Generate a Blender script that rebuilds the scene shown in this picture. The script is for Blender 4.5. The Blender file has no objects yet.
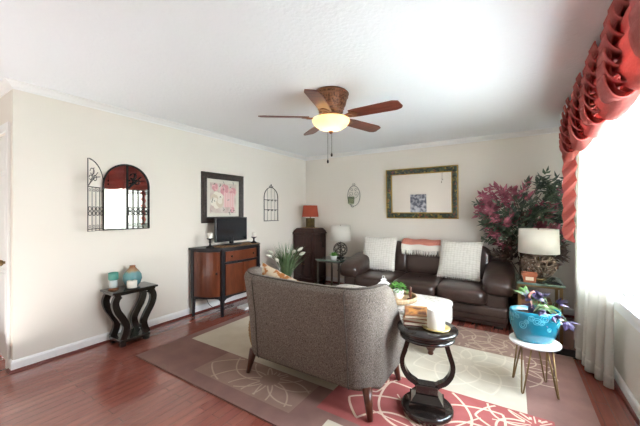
import bpy, bmesh, math, random
from mathutils import Vector, Matrix, Euler
random.seed(7)
S = bpy.context.scene
COL = S.collection
PI = math.pi

# ------------------------------------------------------------------ camera, world, light, exposure
cd = bpy.data.cameras.new('camera'); cam = bpy.data.objects.new('camera', cd); COL.objects.link(cam)
cam.location = (0, 0, 1.342); cam.rotation_euler = (PI/2, 0, math.radians(32.6))
cd.sensor_width = 36; cd.lens = 302/640*36; cd.shift_y = -0.0016; cd.clip_start = 0.02
S.camera = cam
S.view_settings.view_transform = 'Standard'; S.view_settings.look = 'None'
S.view_settings.gamma = 1; S.view_settings.use_curve_mapping = False
S.view_settings.exposure = 1.52

W = bpy.data.worlds.new('daylight'); S.world = W; W.use_nodes = True
wn = W.node_tree.nodes; wl = W.node_tree.links
bg = wn['Background']; bg.inputs['Strength'].default_value = 20
tc = wn.new('ShaderNodeTexCoord'); sp = wn.new('ShaderNodeSeparateXYZ'); rp = wn.new('ShaderNodeValToRGB')
wl.new(tc.outputs['Generated'], sp.inputs[0]); wl.new(sp.outputs['Z'], rp.inputs[0])
rp.color_ramp.elements[0].position = 0.0; rp.color_ramp.elements[0].color = (.86, .90, .94, 1)
rp.color_ramp.elements[1].position = .7; rp.color_ramp.elements[1].color = (.70, .85, 1.0, 1)
wl.new(rp.outputs[0], bg.inputs['Color'])

def portal(name, loc, rot, sx, sy):
    l = bpy.data.lights.new(name, 'AREA'); l.shape = 'RECTANGLE'; l.size = sx; l.size_y = sy; l.energy = 1
    l.cycles.is_portal = True
    o = bpy.data.objects.new(name, l); o.location = loc; o.rotation_euler = rot; COL.objects.link(o)
portal('window_portal', (.87, 2.78, 1.42), (0, PI/2, 0), 1.45, 2.6)

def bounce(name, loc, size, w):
    # added fill light, unseen behind the camera, aimed at the ceiling
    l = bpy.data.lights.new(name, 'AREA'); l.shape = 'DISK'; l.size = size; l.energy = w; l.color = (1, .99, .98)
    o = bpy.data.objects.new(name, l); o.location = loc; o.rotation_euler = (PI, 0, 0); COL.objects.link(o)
bounce('bounce_fill', (-3.0, -.5, .2), 2.6, 17)

# ------------------------------------------------------------------ materials
def lin(h):
    if isinstance(h, str):
        h = [int(h[i:i+2], 16) for i in (0, 2, 4)]
    return tuple(((c/255)/12.92 if c/255 <= .04045 else ((c/255+.055)/1.055)**2.4) for c in h) + (1,)
MATS = {}
def mat(name, col='808080', rough=.5, metal=0, col2=None, scale=8, contrast=(.35, .65), stretch=None, bump=0, bscale=None,
        coat=0, trans=0, emit=None, estr=0, spec=None, detail=4, alpha_mix=0):
    if name in MATS: return MATS[name]
    m = bpy.data.materials.new(name); m.use_nodes = True; N = m.node_tree.nodes; L = m.node_tree.links
    b = N['Principled BSDF']; b.inputs['Base Color'].default_value = lin(col)
    b.inputs['Roughness'].default_value = rough; b.inputs['Metallic'].default_value = metal
    if coat: b.inputs['Coat Weight'].default_value = coat; b.inputs['Coat Roughness'].default_value = .08
    if spec is not None: b.inputs['Specular IOR Level'].default_value = spec
    if emit: b.inputs['Emission Color'].default_value = lin(emit); b.inputs['Emission Strength'].default_value = estr
    t = N.new('ShaderNodeTexCoord'); mp = N.new('ShaderNodeMapping'); L.new(t.outputs['Object'], mp.inputs[0])
    if stretch: mp.inputs['Scale'].default_value = stretch
    if col2:
        n = N.new('ShaderNodeTexNoise'); n.inputs['Scale'].default_value = scale; n.inputs['Detail'].default_value = detail
        L.new(mp.outputs[0], n.inputs['Vector'])
        r = N.new('ShaderNodeValToRGB'); r.color_ramp.elements[0].position = contrast[0]; r.color_ramp.elements[1].position = contrast[1]
        r.color_ramp.elements[0].color = lin(col); r.color_ramp.elements[1].color = lin(col2)
        L.new(n.outputs['Fac'], r.inputs[0]); L.new(r.outputs[0], b.inputs['Base Color'])
    if bump:
        n2 = N.new('ShaderNodeTexNoise'); n2.inputs['Scale'].default_value = bscale or scale; n2.inputs['Detail'].default_value = 3
        L.new(mp.outputs[0], n2.inputs['Vector'])
        bp = N.new('ShaderNodeBump'); bp.inputs['Strength'].default_value = bump; bp.inputs['Distance'].default_value = .01
        L.new(n2.outputs['Fac'], bp.inputs['Height']); L.new(bp.outputs[0], b.inputs['Normal'])
    if trans or alpha_mix:
        out = N['Material Output']; last = b.outputs[0]
        if trans:
            tr = N.new('ShaderNodeBsdfTranslucent'); tr.inputs[0].default_value = lin(col)
            mx = N.new('ShaderNodeMixShader'); mx.inputs[0].default_value = trans
            L.new(last, mx.inputs[1]); L.new(tr.outputs[0], mx.inputs[2]); last = mx.outputs[0]
        if alpha_mix:
            tp = N.new('ShaderNodeBsdfTransparent'); mx = N.new('ShaderNodeMixShader'); mx.inputs[0].default_value = alpha_mix
            L.new(last, mx.inputs[1]); L.new(tp.outputs[0], mx.inputs[2]); last = mx.outputs[0]
        L.new(last, out.inputs[0])
    MATS[name] = m; return m

def floor_mat():
    m = bpy.data.materials.new('cherry_planks'); m.use_nodes = True; N = m.node_tree.nodes; L = m.node_tree.links
    b = N['Principled BSDF']
    t = N.new('ShaderNodeTexCoord'); mp = N.new('ShaderNodeMapping'); mp.inputs['Rotation'].default_value = (0, 0, PI/2)
    L.new(t.outputs['Object'], mp.inputs[0])
    br = N.new('ShaderNodeTexBrick'); L.new(mp.outputs[0], br.inputs['Vector'])
    br.inputs['Color1'].default_value = lin('99574a'); br.inputs['Color2'].default_value = lin('8a4a3d'); br.inputs['Mortar'].default_value = lin('552318')
    br.inputs['Scale'].default_value = 1; br.inputs['Brick Width'].default_value = .95; br.inputs['Row Height'].default_value = .07
    br.inputs['Mortar Size'].default_value = .0009; br.offset = .37
    n = N.new('ShaderNodeTexNoise'); mp2 = N.new('ShaderNodeMapping'); mp2.inputs['Scale'].default_value = (42, 2.2, 1)
    L.new(t.outputs['Object'], mp2.inputs[0]); L.new(mp2.outputs[0], n.inputs['Vector']); n.inputs['Scale'].default_value = 1; n.inputs['Detail'].default_value = 6
    r = N.new('ShaderNodeValToRGB'); r.color_ramp.elements[0].position = .3; r.color_ramp.elements[1].position = .75
    r.color_ramp.elements[0].color = (.82, .78, .76, 1); r.color_ramp.elements[1].color = (1.12, 1.08, 1.05, 1)
    L.new(n.outputs['Fac'], r.inputs[0])
    mx = N.new('ShaderNodeMix'); mx.data_type = 'RGBA'; mx.blend_type = 'MULTIPLY'; mx.inputs[0].default_value = 1
    L.new(br.outputs['Color'], mx.inputs[6]); L.new(r.outputs[0], mx.inputs[7]); L.new(mx.outputs[2], b.inputs['Base Color'])
    b.inputs['Roughness'].default_value = .2; b.inputs['Coat Weight'].default_value = .6; b.inputs['Coat Roughness'].default_value = .07
    bp = N.new('ShaderNodeBump'); bp.inputs['Strength'].default_value = .12; bp.inputs['Distance'].default_value = .004
    L.new(br.outputs['Fac'], bp.inputs['Height']); bp.invert = True; L.new(bp.outputs[0], b.inputs['Normal'])
    return m

def glass_mat(name, tint='ffffff', gloss=.1):
    if name in MATS: return MATS[name]
    m = bpy.data.materials.new(name); m.use_nodes = True; N = m.node_tree.nodes; L = m.node_tree.links
    N.remove(N['Principled BSDF'])
    a = N.new('ShaderNodeBsdfTransparent'); a.inputs[0].default_value = lin(tint); g = N.new('ShaderNodeBsdfGlossy'); g.inputs['Roughness'].default_value = .03
    x = N.new('ShaderNodeMixShader'); x.inputs[0].default_value = gloss
    L.new(a.outputs[0], x.inputs[1]); L.new(g.outputs[0], x.inputs[2]); L.new(x.outputs[0], N['Material Output'].inputs[0])
    MATS[name] = m; return m

WALL = mat('cream_wall_paint', 'ebe4d8', .6, bump=.04, bscale=180)
CEIL = mat('knockdown_ceiling', 'f2f5f7', .75, bump=.5, bscale=38)
TRIM = mat('white_trim', 'f3f2ef', .35)
SHOE = mat('cherry_shoe_moulding', '6a2a22', .3)
BLACK = mat('black_lacquer', '14110f', .22, coat=.6, col2='241c18', scale=14)
IRON = mat('black_iron', '2a2726', .5, metal=.5)
LEATHER = mat('espresso_leather', '33251f', .3, col2='43322c', scale=5, bump=.35, bscale=11, coat=.2)
TWEED = mat('grey_tweed', '4e453d', .95, col2='91877c', scale=210, contrast=(.33, .68), bump=.3, bscale=300, detail=2, stretch=(1, 1, .6))
OAK = mat('walnut_leg', '4a2416', .3, col2='5f3220', scale=6, stretch=(8, 8, 1))
CHERRY = mat('cherry_veneer', '552816', .28, col2='743c22', scale=4, stretch=(3, 3, 1), contrast=(.3, .7), coat=.3)
MAHOG = mat('dark_mahogany', '2f1712', .4, col2='3f2019', scale=4, stretch=(6, 6, 1))
BRASS = mat('brass', '8f7650', .35, metal=.85)
CREAMF = mat('cream_lamp_shade', 'efebe2', .85, trans=.4, bump=.15, bscale=120)
MIRROR = mat('mirror_glass', 'd6d8d7', .015, metal=1)
SHEER = mat('sheer_curtain', 'e2dfd7', .9, trans=.40, alpha_mix=.08)
CORALF = mat('coral_drape', 'cf7068', .75, trans=.45, col2='da827a', scale=30, stretch=(1, 1, 6), bump=.15, bscale=90)
WAX = mat('white_wax', 'f0ebdf', .45)
CERAM = mat('white_ceramic', 'f2f1ee', .2)
GREEN = mat('green_leaf', '2f4a24', .45, col2='4f6e38', scale=9)
DKGREEN = mat('dark_green_leaf', '3b4a40', .4, col2='65775e', scale=9)
REDLEAF = mat('burgundy_leaf', '8a4050', .5, col2='b96a7c', scale=9)
LTGREEN = mat('bright_green_leaf', '4c8a35', .5, col2='7bb257', scale=12)
PURPLE = mat('purple_leaf', '2c2436', .45, col2='54456e', scale=12)
PALELEAF = mat('pale_green_leaf', '6f8a5c', .5, col2='bcc4a0', scale=14)
TWIG = mat('twig', '8d7a69', .8, col2='5a4839', scale=20)
PAGES = mat('book_pages', 'e8dfca', .8, col2='cfc4aa', scale=3, stretch=(1, 1, 90))

# ------------------------------------------------------------------ mesh builder
class MB:
    def __init__(s): s.v = []; s.f = []; s.m = []; s.s = []
    def add(s, vs, fs, m=0, sm=False):
        k = len(s.v); s.v += [tuple(v) for v in vs]
        for f in fs: s.f.append(tuple(i+k for i in f)); s.m.append(m); s.s.append(sm)
        return s
    def bm(s, bm, m=0, sm=False):
        bm.verts.index_update(); s.add([v.co[:] for v in bm.verts], [[v.index for v in f.verts] for f in bm.faces], m, sm); bm.free(); return s
    def box(s, c, d, bev=0, m=0, rot=None, seg=2):
        b = bmesh.new(); bmesh.ops.create_cube(b, size=1); bmesh.ops.scale(b, vec=d, verts=b.verts)
        if bev: bmesh.ops.bevel(b, geom=b.edges[:], offset=bev, segments=seg, profile=.5, affect='EDGES', clamp_overlap=True)
        if rot is not None: bmesh.ops.rotate(b, cent=(0, 0, 0), matrix=Euler(rot).to_matrix(), verts=b.verts)
        bmesh.ops.translate(b, vec=c, verts=b.verts); return s.bm(b, m, bool(bev) and seg > 2)
    def b2(s, a, b, bev=0, m=0, seg=2):
        return s.box([(a[i]+b[i])/2 for i in range(3)], [abs(b[i]-a[i]) for i in range(3)], bev, m, None, seg)
    def rings(s, rs, m=0, sm=True, cap=True, closed=False):
        n = len(rs[0]); vs = [p for r in rs for p in r]; fs = []
        R = len(rs)
        for i in range(R if closed else R-1):
            j = (i+1) % R
            for k in range(n):
                fs.append((i*n+k, i*n+(k+1) % n, j*n+(k+1) % n, j*n+k))
        if cap and not closed: fs.append(tuple(range(n))[::-1]); fs.append(tuple((R-1)*n+k for k in range(n)))
        return s.add(vs, fs, m, sm)
    def lathe(s, prof, c=(0, 0, 0), n=28, m=0, sx=1, sy=1, sm=True):
        return s.rings([[(c[0]+r*sx*math.cos(2*PI*k/n), c[1]+r*sy*math.sin(2*PI*k/n), c[2]+z) for k in range(n)] for r, z in prof], m, sm)
    def tube(s, pts, r, n=8, m=0, closed=False, flat=None):
        P = [Vector(p) for p in pts]; N = len(P); rs = []; up = None
        rad = r if isinstance(r, (list, tuple)) else [r]*N
        for i in range(N):
            if closed: t = P[(i+1) % N]-P[i-1]
            else: t = P[min(i+1, N-1)]-P[max(i-1, 0)]
            if t.length < 1e-9: t = Vector((0, 0, 1))
            t.normalize()
            if up is None: up = t.orthogonal().normalized()
            up = (up - t*up.dot(t))
            up = up.normalized() if up.length > 1e-6 else t.orthogonal().normalized()
            w = t.cross(up)
            rs.append([tuple(P[i]+up*rad[i]*math.cos(2*PI*k/n)+w*rad[i]*math.sin(2*PI*k/n)) for k in range(n)])
        return s.rings(rs, m, True, True, closed)
    def cyl(s, a, b, r0, r1=None, n=16, m=0): return s.tube([a, b], [r0, r1 if r1 is not None else r0], n, m)
    def prism(s, poly, axis, a, b, m=0, sm=False):
        def P(p, h): return {'x': (h, p[0], p[1]), 'y': (p[0], h, p[1]), 'z': (p[0], p[1], h)}[axis]
        n = len(poly); vs = [P(p, a) for p in poly]+[P(p, b) for p in poly]
        s.add(vs, [(i, (i+1) % n, (i+1) % n+n, i+n) for i in range(n)], m, sm)
        s.add(vs[:n], [tuple(range(n))[::-1]], m); return s.add(vs[n:], [tuple(range(n))], m)
    def grid(s, fn, nu, nv, m=0, sm=True, cu=False):
        vs = [fn(i/nu, j/nv) for j in range(nv+1) for i in range(nu if cu else nu+1)]; w = nu if cu else nu+1
        return s.add(vs, [(j*w+i, j*w+(i+1) % w, (j+1)*w+(i+1) % w, (j+1)*w+i) for j in range(nv) for i in range(nu)], m, sm)
    def sup(s, c, d, e1=.35, e2=.35, m=0, rot=None, nu=28, nv=16):
        g = lambda a, e: math.copysign(abs(a)**e, a)
        M = Euler(rot).to_matrix() if rot is not None else None
        def fn(u, v):
            a = 2*PI*u; b = -PI/2+PI*v*.9998+.0001
            p = Vector((d[0]/2*g(math.cos(b), e1)*g(math.cos(a), e2), d[1]/2*g(math.cos(b), e1)*g(math.sin(a), e2), d[2]/2*g(math.sin(b), e1)))
            if M: p = M @ p
            return tuple(p+Vector(c))
        return s.grid(fn, nu, nv, m, True, True)
    def sheet(s, fn, nu, nv, th, m=0):
        """a two-sided sheet of real thickness th along the local normal"""
        G = [[Vector(fn(i/nu, j/nv)) for i in range(nu+1)] for j in range(nv+1)]
        A = []; B = []
        for j in range(nv+1):
            for i in range(nu+1):
                du = G[j][min(i+1, nu)]-G[j][max(i-1, 0)]; dv = G[min(j+1, nv)][i]-G[max(j-1, 0)][i]
                n = du.cross(dv); n = n.normalized() if n.length > 1e-9 else Vector((0, 0, 1))
                A.append(G[j][i]+n*th/2); B.append(G[j][i]-n*th/2)
        w = nu+1; o = len(A)
        fs = [(j*w+i, j*w+i+1, (j+1)*w+i+1, (j+1)*w+i) for j in range(nv) for i in range(nu)]
        fb = [tuple(k+o for k in f[::-1]) for f in fs]
        bd = [i for i in range(w)]+[j*w+nu for j in range(1, nv+1)]+[nv*w+i for i in range(nu-1, -1, -1)]+[j*w for j in range(nv-1, 0, -1)]
        fe = [(bd[k], bd[k]+o, bd[(k+1) % len(bd)]+o, bd[(k+1) % len(bd)]) for k in range(len(bd))]
        return s.add(A+B, fs+fb+fe, m, True)
    def leaf(s, p, d, up, L, w, m=0):
        d = d.normalized(); sd = d.cross(up)
        sd = sd.normalized() if sd.length > 1e-4 else d.orthogonal().normalized(); nn = sd.cross(d)
        q = [p, p+d*L*.35+sd*w/2-nn*w*.1, p+d*L*.38+nn*w*.12, p+d*L*.35-sd*w/2-nn*w*.1, p+d*L-nn*w*.25]
        return s.add(q, [(0, 1, 2), (0, 2, 3), (1, 4, 2), (2, 4, 3)], m, False)

def obj(name, mb, mats, parent=None, kind=None, label=None):
    me = bpy.data.meshes.new(name); me.from_pydata(mb.v, [], mb.f)
    for m in (mats if isinstance(mats, (list, tuple)) else [mats]): me.materials.append(m)
    me.polygons.foreach_set('material_index', mb.m); me.polygons.foreach_set('use_smooth', mb.s); me.update()
    b = bmesh.new(); b.from_mesh(me); bmesh.ops.recalc_face_normals(b, faces=b.faces); b.to_mesh(me); b.free()
    o = bpy.data.objects.new(name, me); COL.objects.link(o)
    if parent: o.parent = parent
    if kind: o['kind'] = kind
    if label: o['label'] = label
    return o
def T(name, label, cat, loc=(0, 0, 0), rz=0, group=None):
    o = bpy.data.objects.new(name, None); o.empty_display_size = .05; COL.objects.link(o)
    o.location = loc; o.rotation_euler = (0, 0, rz); o['label'] = label; o['category'] = cat
    if group: o['group'] = group
    return o
def tag(o, label, cat, group=None, loc=None, rz=0):
    o['label'] = label; o['category'] = cat
    if group: o['group'] = group
    if loc: o.location = loc; o.rotation_euler = (0, 0, rz)
    return o
def copy_thing(root, loc, label, rz=None):
    def cp(o, par):
        c = o.copy(); COL.objects.link(c)
        if par: c.parent = par
        for ch in [x for x in kids if x.parent == o]: cp(ch, c)
        return c
    kids = list(root.children_recursive); c = cp(root, None); c.location = loc; c['label'] = label
    if rz is not None: c.rotation_euler.z = rz
    return c
def arc(c, r, a0, a1, n, plane='yz', x=0):
    out = []
    for i in range(n+1):
        a = a0+(a1-a0)*i/n; p, q = c[0]+r*math.cos(a), c[1]+r*math.sin(a)
        out.append((x, p, q) if plane == 'yz' else (p, x, q) if plane == 'xz' else (p, q, x))
    return out
def smooth(pts, n=6):
    P = [Vector(p) for p in pts]; out = []
    for i in range(len(P)-1):
        p0, p1, p2, p3 = P[max(i-1, 0)], P[i], P[i+1], P[min(i+2, len(P)-1)]
        for k in range(n):
            t = k/n
            out.append(.5*((2*p1)+(p2-p0)*t+(2*p0-5*p1+4*p2-p3)*t*t+(3*p1-p0-3*p2+p3)*t**3))
    out.append(P[-1]); return [tuple(p) for p in out]
st = lambda n, mb, m: obj(n, mb, m, kind='structure')

# ------------------------------------------------------------------ the room
XL, XR, YB, ZC = -3.54, .69, 5.0, 2.44
YF, XH, YH = -2.2, -5.6, .747     # wall behind the camera, hall's far wall, the hall's end wall
st('floor', MB().b2((XH-.15, YF-.15, -.12), (XR+.16, YB+.15, 0)), floor_mat())
st('ceiling', MB().b2((XH-.15, YF-.15, ZC), (XR+.16, YB+.15, ZC+.12)), CEIL)
st('wall_left', MB().b2((XL-.12, YH, 0), (XL, YB+.12, ZC)), WALL)
st('wall_back', MB().b2((XL, YB, 0), (XR, YB+.12, ZC)), WALL)
WZ0, WZ1 = .70, 2.10
OPEN = [(1.5, 4.05)]      # window opening in the right wall, widened to light the room evenly
w = MB(); yy = YF
for a_, b_ in OPEN:
    w.b2((XR, yy, 0), (XR+.15, a_, ZC)); w.b2((XR, a_, 0), (XR+.15, b_, WZ0)); w.b2((XR, a_, WZ1), (XR+.15, b_, ZC)); yy = b_
w.b2((XR, yy, 0), (XR+.15, YB+.12, ZC))
st('wall_right', w, WALL)
w = MB().b2((XH, YF-.15, 0), (XR+.15, YF, ZC))
st('wall_front', w, WALL)
DX0, DX1, DZ = -4.49, -3.675, 2.04
w = MB(); w.b2((DX1, YH, 0), (XL-.12, YH+.12, ZC)); w.b2((XH, YH, 0), (DX0, YH+.12, ZC)); w.b2((DX0, YH, DZ), (DX1, YH+.12, ZC))
st('wall_hall_end', w, WALL)
st('wall_hall', MB().b2((XH-.12, YF, 0), (XH, YH+.12, ZC)), WALL)
# crown moulding: stepped profile swept straight
CP = [(0, 0), (.075, 0), (.075, -.012), (.05, -.03), (.03, -.055), (.012, -.07), (.012, -.085), (0, -.085)]
CP = [(x*.74, z*.74) for x, z in CP]
def crown(name, fn, a, b, da=0, db=0):
    # da / db: how far each end runs on per unit of projection (mitred corners)
    m = MB(); n = len(CP); vs = [fn(p, a+da*p[0]) for p in CP]+[fn(p, b+db*p[0]) for p in CP]
    m.add(vs, [(i, (i+1) % n, (i+1) % n+n, i+n) for i in range(n)]+[tuple(range(n))[::-1], tuple(range(n, 2*n))]); st(name, m, TRIM)
crown('trim_1', lambda p, t: (XL+p[0], t, ZC+p[1]), YH, YB, -1, -1)
crown('trim_2', lambda p, t: (t, YB-p[0], ZC+p[1]), XL, XR, 1, -1)
crown('trim_3', lambda p, t: (t, YH-p[0], ZC+p[1]), XH, XL, 0, 1)
crown('trim_4', lambda p, t: (XR-p[0], t, ZC+p[1]), YF, YB, 0, -1)
BP = [(0, 0), (.014, 0), (.014, .075), (.008, .09), (0, .095)]
QP = [(.014, 0), (.032, 0), (.03, .01), (.024, .017), (.014, .02)]
def base(name, fn, segs, da=0, db=0):
    for prof, mt, nm in ((BP, TRIM, name), (QP, SHOE, name+'_shoe')):
        m = MB()
        for a, b in segs:
            n = len(prof); vs = [fn(p, a+da*p[0]) for p in prof]+[fn(p, b+db*p[0]) for p in prof]
            m.add(vs, [(i, (i+1) % n, (i+1) % n+n, i+n) for i in range(n)]+[tuple(range(n))[::-1], tuple(range(n, 2*n))])
        st(nm, m, mt)
base('baseboard_left', lambda p, t: (XL+p[0], t, p[1]), [(YH, YB)], -1, -1)
base('baseboard_back', lambda p, t: (t, YB-p[0], p[1]), [(XL, XR)], 1, -1)
base('baseboard_right', lambda p, t: (XR-p[0], t, p[1]), [(YF, YB)], 0, -1)
base('baseboard_hall', lambda p, t: (t, YH-p[0], p[1]), [(DX1+.072, XL)], 0, 1)
base('baseboard_entry', lambda p, t: (t, YH-p[0], p[1]), [(XH, DX0-.072)])
# white panelled hall door
d = st('door_1', MB().b2((DX0+.004, YH+.02, .008), (DX1-.004, YH+.06, DZ-.004), .003), TRIM)
fm = MB()
for x in (DX0-.035, DX1+.035): fm.b2((x-.035, YH-.018, 0), (x+.035, YH, DZ-.001), .004)
fm.b2((DX0-.07, YH-.018, DZ), (DX1+.07, YH, DZ+.07), .004)
obj('door_casing', fm, TRIM, d, kind='structure')
for x0, x1 in ((DX0+.11, DX0+.37), (DX1-.37, DX1-.11)):
    for z0, z1 in ((.22, .82), (.98, 1.58), (1.68, 1.92)):
        p = MB(); p.b2((x0, YH+.012, z0), (x1, YH+.022, z1), .006); p.b2((x0+.03, YH+.006, z0+.03), (x1-.03, YH+.02, z1-.03), .006)
        obj('door_panel', p, TRIM, d, kind='structure')
k = MB(); k.cyl((DX1-.07, YH+.02, .9), (DX1-.07, YH-.02, .9), .012); k.sup((DX1-.07, YH-.035, .9), (.055, .045, .055), 1, 1); k.cyl((DX1-.07, YH+.022, .9), (DX1-.07, YH+.014, .9), .03)
obj('door_knob', k, BRASS, d, kind='structure')

# right-hand window: three sashes
def window(name, y0, y1):
    f = MB(); X = XR+.07
    for y in (y0, y1): f.box((X, y, (WZ0+WZ1)/2), (.1, .07, WZ1-WZ0), .005)
    for z in (WZ0+.03, WZ1-.03): f.box((X, (y0+y1)/2, z), (.1, y1-y0, .06), .005)
    f.box((X, (y0+y1)/2, (WZ0+WZ1)/2), (.06, y1-y0, .045), .004)
    for q in (1/3, 2/3): f.box((X+.015, y0+(y1-y0)*q, (WZ0+WZ1)/2), (.012, .016, WZ1-WZ0-.1))
    for q in (.28, .74): f.box((X+.015, (y0+y1)/2, WZ0+(WZ1-WZ0)*q), (.012, y1-y0-.06, .016))
    o = st(name, f, TRIM)
    obj('window_pane', MB().b2((X+.024, y0+.03, WZ0+.05), (X+.03, y1-.03, WZ1-.05)), glass_mat('pane'), o, kind='structure')
    l = MB(); l.box((X-.055, (y0+y1)/2, (WZ0+WZ1)/2+.03), (.03, .05, .018), .004); l.tube([(X-.05, (y0+y1)/2+.1, WZ0+.075), (X-.075, (y0+y1)/2+.14, WZ0+.075), (X-.05, (y0+y1)/2+.19, WZ0+.07)], .008)
    obj('window_latch', l, mat('nickel', 'b9b9b6', .3, metal=.8), o, kind='structure')
k_ = 0; c = MB()
for WY0, WY1 in OPEN:
    step = (WY1-WY0)/3
    for i in range(3): k_ += 1; window('window_%d' % k_, WY0+step*i+.035, WY0+step*(i+1)-.035)
    for y in (WY0-.04, WY1+.04): c.b2((XR-.022, y-.045, WZ0-.02), (XR, y+.045, WZ1+.1), .004)
    c.b2((XR-.022, WY0-.085, WZ1), (XR, WY1+.085, WZ1+.1), .004)
    for i in (1, 2): c.box((XR-.008, WY0+step*i, (WZ0+WZ1)/2), (.026, .09, WZ1-WZ0), .004)
    c.b2((XR-.055, WY0-.1, WZ0-.03), (XR+.03, WY1+.1, WZ0+.005), .006)
    c.b2((XR-.02, WY0-.08, WZ0-.12), (XR, WY1+.08, WZ0-.03), .004)
st('trim_5', c, TRIM)
st('ground', MB().b2((-30, -40, -.4), (40, 40, -.3)), mat('pale_bounce_ground', 'dcd9d2', .95, col2='e6e3dc', scale=.8))  # ground made pale to bounce daylight up onto the ceiling

# ------------------------------------------------------------------ rug
RUG_Z = .012
RT = RUG_Z+.0022      # top of the tufted lines, where things stand
xs = [-2.95, -2.85, -2.27, -1.25, -1.13, -1.0, -.7, .08, .22, .46]; ys = [1.44, 1.57, 1.66, 1.72, 1.95, 2.41, 3.27, 3.84]
def patch(x, y):
    if -1.13 < x < .22 and 1.72 < y < 2.41: return 3
    if -2.27 < x < -1.25 and 1.57 < y < 1.95: return 2
    if -2.85 < x < .08 and 1.95 < y < 3.27: return 1
    if -1.0 < x < -.7 and 1.57 < y < 1.66: return 1
    if y > 3.27 and x < .08: return 2
    return 0
r = MB()
for i in range(len(xs)-1):
    for j in range(len(ys)-1):
        r.add([(xs[i], ys[j], RUG_Z), (xs[i+1], ys[j], RUG_Z), (xs[i+1], ys[j+1], RUG_Z), (xs[i], ys[j+1], RUG_Z)], [(0, 1, 2, 3)], patch((xs[i]+xs[i+1])/2, (ys[j]+ys[j+1])/2))
x0, x1, y0, y1 = xs[0], xs[-1], ys[0], ys[-1]
r.add([(x0, y0, 0), (x1, y0, 0), (x1, y1, 0), (x0, y1, 0), (x0, y0, RUG_Z), (x1, y0, RUG_Z), (x1, y1, RUG_Z), (x0, y1, RUG_Z)], [(0, 1, 5, 4), (1, 2, 6, 5), (2, 3, 7, 6), (3, 0, 4, 7), (3, 2, 1, 0)], 0)
def ribbon(pts, inside, wd, m):
    for a, b in zip(pts, pts[1:]):
        if not (inside(*a) and inside(*b)): continue
        dx, dy = b[0]-a[0], b[1]-a[1]; l = math.hypot(dx, dy)
        if l < 1e-5: continue
        nx, ny = -dy/l*wd/2, dx/l*wd/2; z = RUG_Z+.001+(len(r.f) % 97)*.00001
        r.add([(a[0]+nx, a[1]+ny, z), (b[0]+nx, b[1]+ny, z), (b[0]-nx, b[1]-ny, z), (a[0]-nx, a[1]-ny, z)], [(0, 1, 2, 3)], m)
def flower(cx, cy, R, n, a0, inside, m, wd=.013, spread=1.0, veins=True):
    for k in range(n):
        a = a0+2*PI*spread*k/n; hw = R*math.sin(PI*spread/n)*1.05
        L, Rr = [], []
        for i in range(25):
            t = .05+.95*i/24; q = math.sin(PI*t**.8)**.8 if 0 < t < 1 else 0
            for sgn, lst in ((1, L), (-1, Rr)):
                px, py = R*t, sgn*hw*q; lst.append((cx+px*math.cos(a)-py*math.sin(a), cy+px*math.sin(a)+py*math.cos(a)))
        ribbon(L, inside, wd, m); ribbon(Rr, inside, wd, m)
        if veins:
            ribbon([(cx+R*t*math.cos(a+.06*math.sin(3*t)), cy+R*t*math.sin(a+.06*math.sin(3*t))) for t in [.08+i/12*.64 for i in range(13)]], inside, wd*.6, m)
inr = lambda a, b, c_, e: (lambda x, y: a < x < b and c_ < y < e)
flower(-1.62, 1.80, .62, 10, .1, inr(-2.26, -1.26, 1.58, 1.94), 4, veins=False, wd=.012)
flower(-.42, 1.86, .58, 9, .2, inr(-1.12, .21, 1.76, 2.40), 5, wd=.016)
flower(.12, 2.30, .34, 7, .7, inr(-.35, .21, 1.76, 2.40), 5, wd=.014)
flower(-1.05, 2.33, .3, 6, .2, inr(-1.12, -.75, 1.9, 2.40), 5, wd=.013)
flower(-.35, 2.95, .48, 9, .3, inr(-1.1, .07, 2.42, 3.26), 6, wd=.014, veins=False)
flower(.05, 3.10, .33, 8, .1, inr(.09, .3, 2.6, 3.4), 4, wd=.012, veins=False)
for cx in (-1.9, -1.1, -.45, 0.0): flower(cx, 3.42, .42, 8, .3, inr(-2.9, .07, 3.28, 3.82), 4, wd=.013, veins=False)
def pile(n, a, b): return mat(n, a, .95, col2=b, scale=6, bump=.3, bscale=260)
rug = obj('area_rug', r, [pile('rug_mauve', '7f5d54', '8a675d'), pile('rug_cream', 'c2b5a0', 'cabfab'), pile('rug_tan', '8f7264', '9a7c6e'), pile('rug_coral', '9c4c47', 'a85853'),
                          pile('rug_line_tan', 'b39a85', 'bca48f'), pile('rug_line_cream', 'd9b9a2', 'dfc2ac'), pile('rug_line_ivory', 'cfc3ae', 'd6cbb7')])
tag(rug, 'large wool rug of mauve, cream, tan and coral blocks with line-drawn flowers', 'rug')

# ------------------------------------------------------------------ ceiling fan
FX, FY = -1.413, 2.396
fan = T('ceiling_fan', 'five-blade flush ceiling fan with bronze carved housing and glowing glass bowl', 'ceiling fan', (FX, FY, 2.44))
BRONZE = mat('aged_bronze', '50301f', .4, metal=.45, col2='8f6244', scale=60, contrast=(.4, .6), bump=.5, bscale=60)
BRONZE2 = mat('bronze_band', '85593e', .35, metal=.5)
h = MB(); h.lathe([(.0, 0), (.15, 0), (.158, -.012), (.158, -.035), (.15, -.045), (.146, -.07), (.135, -.12), (.115, -.15), (.105, -.165), (.105, -.19), (.085, -.2), (0, -.2)], n=40)
hs = obj('housing', h, BRONZE, fan)
t = MB()
for z, rr in ((-.018, .16), (-.045, .153), (-.15, .117), (-.178, .108)): t.tube(arc((0, 0), rr, 0, 2*PI*39/40, 39, 'xy', z), .006, 6, closed=True)
obj('trim_ring', t, BRONZE2, hs)
bl = MB(); bl.lathe([(0, -.357), (.04, -.354), (.09, -.338), (.14, -.31), (.166, -.28), (.172, -.258), (.166, -.246), (.13, -.238), (0, -.235)], n=40)
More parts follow.
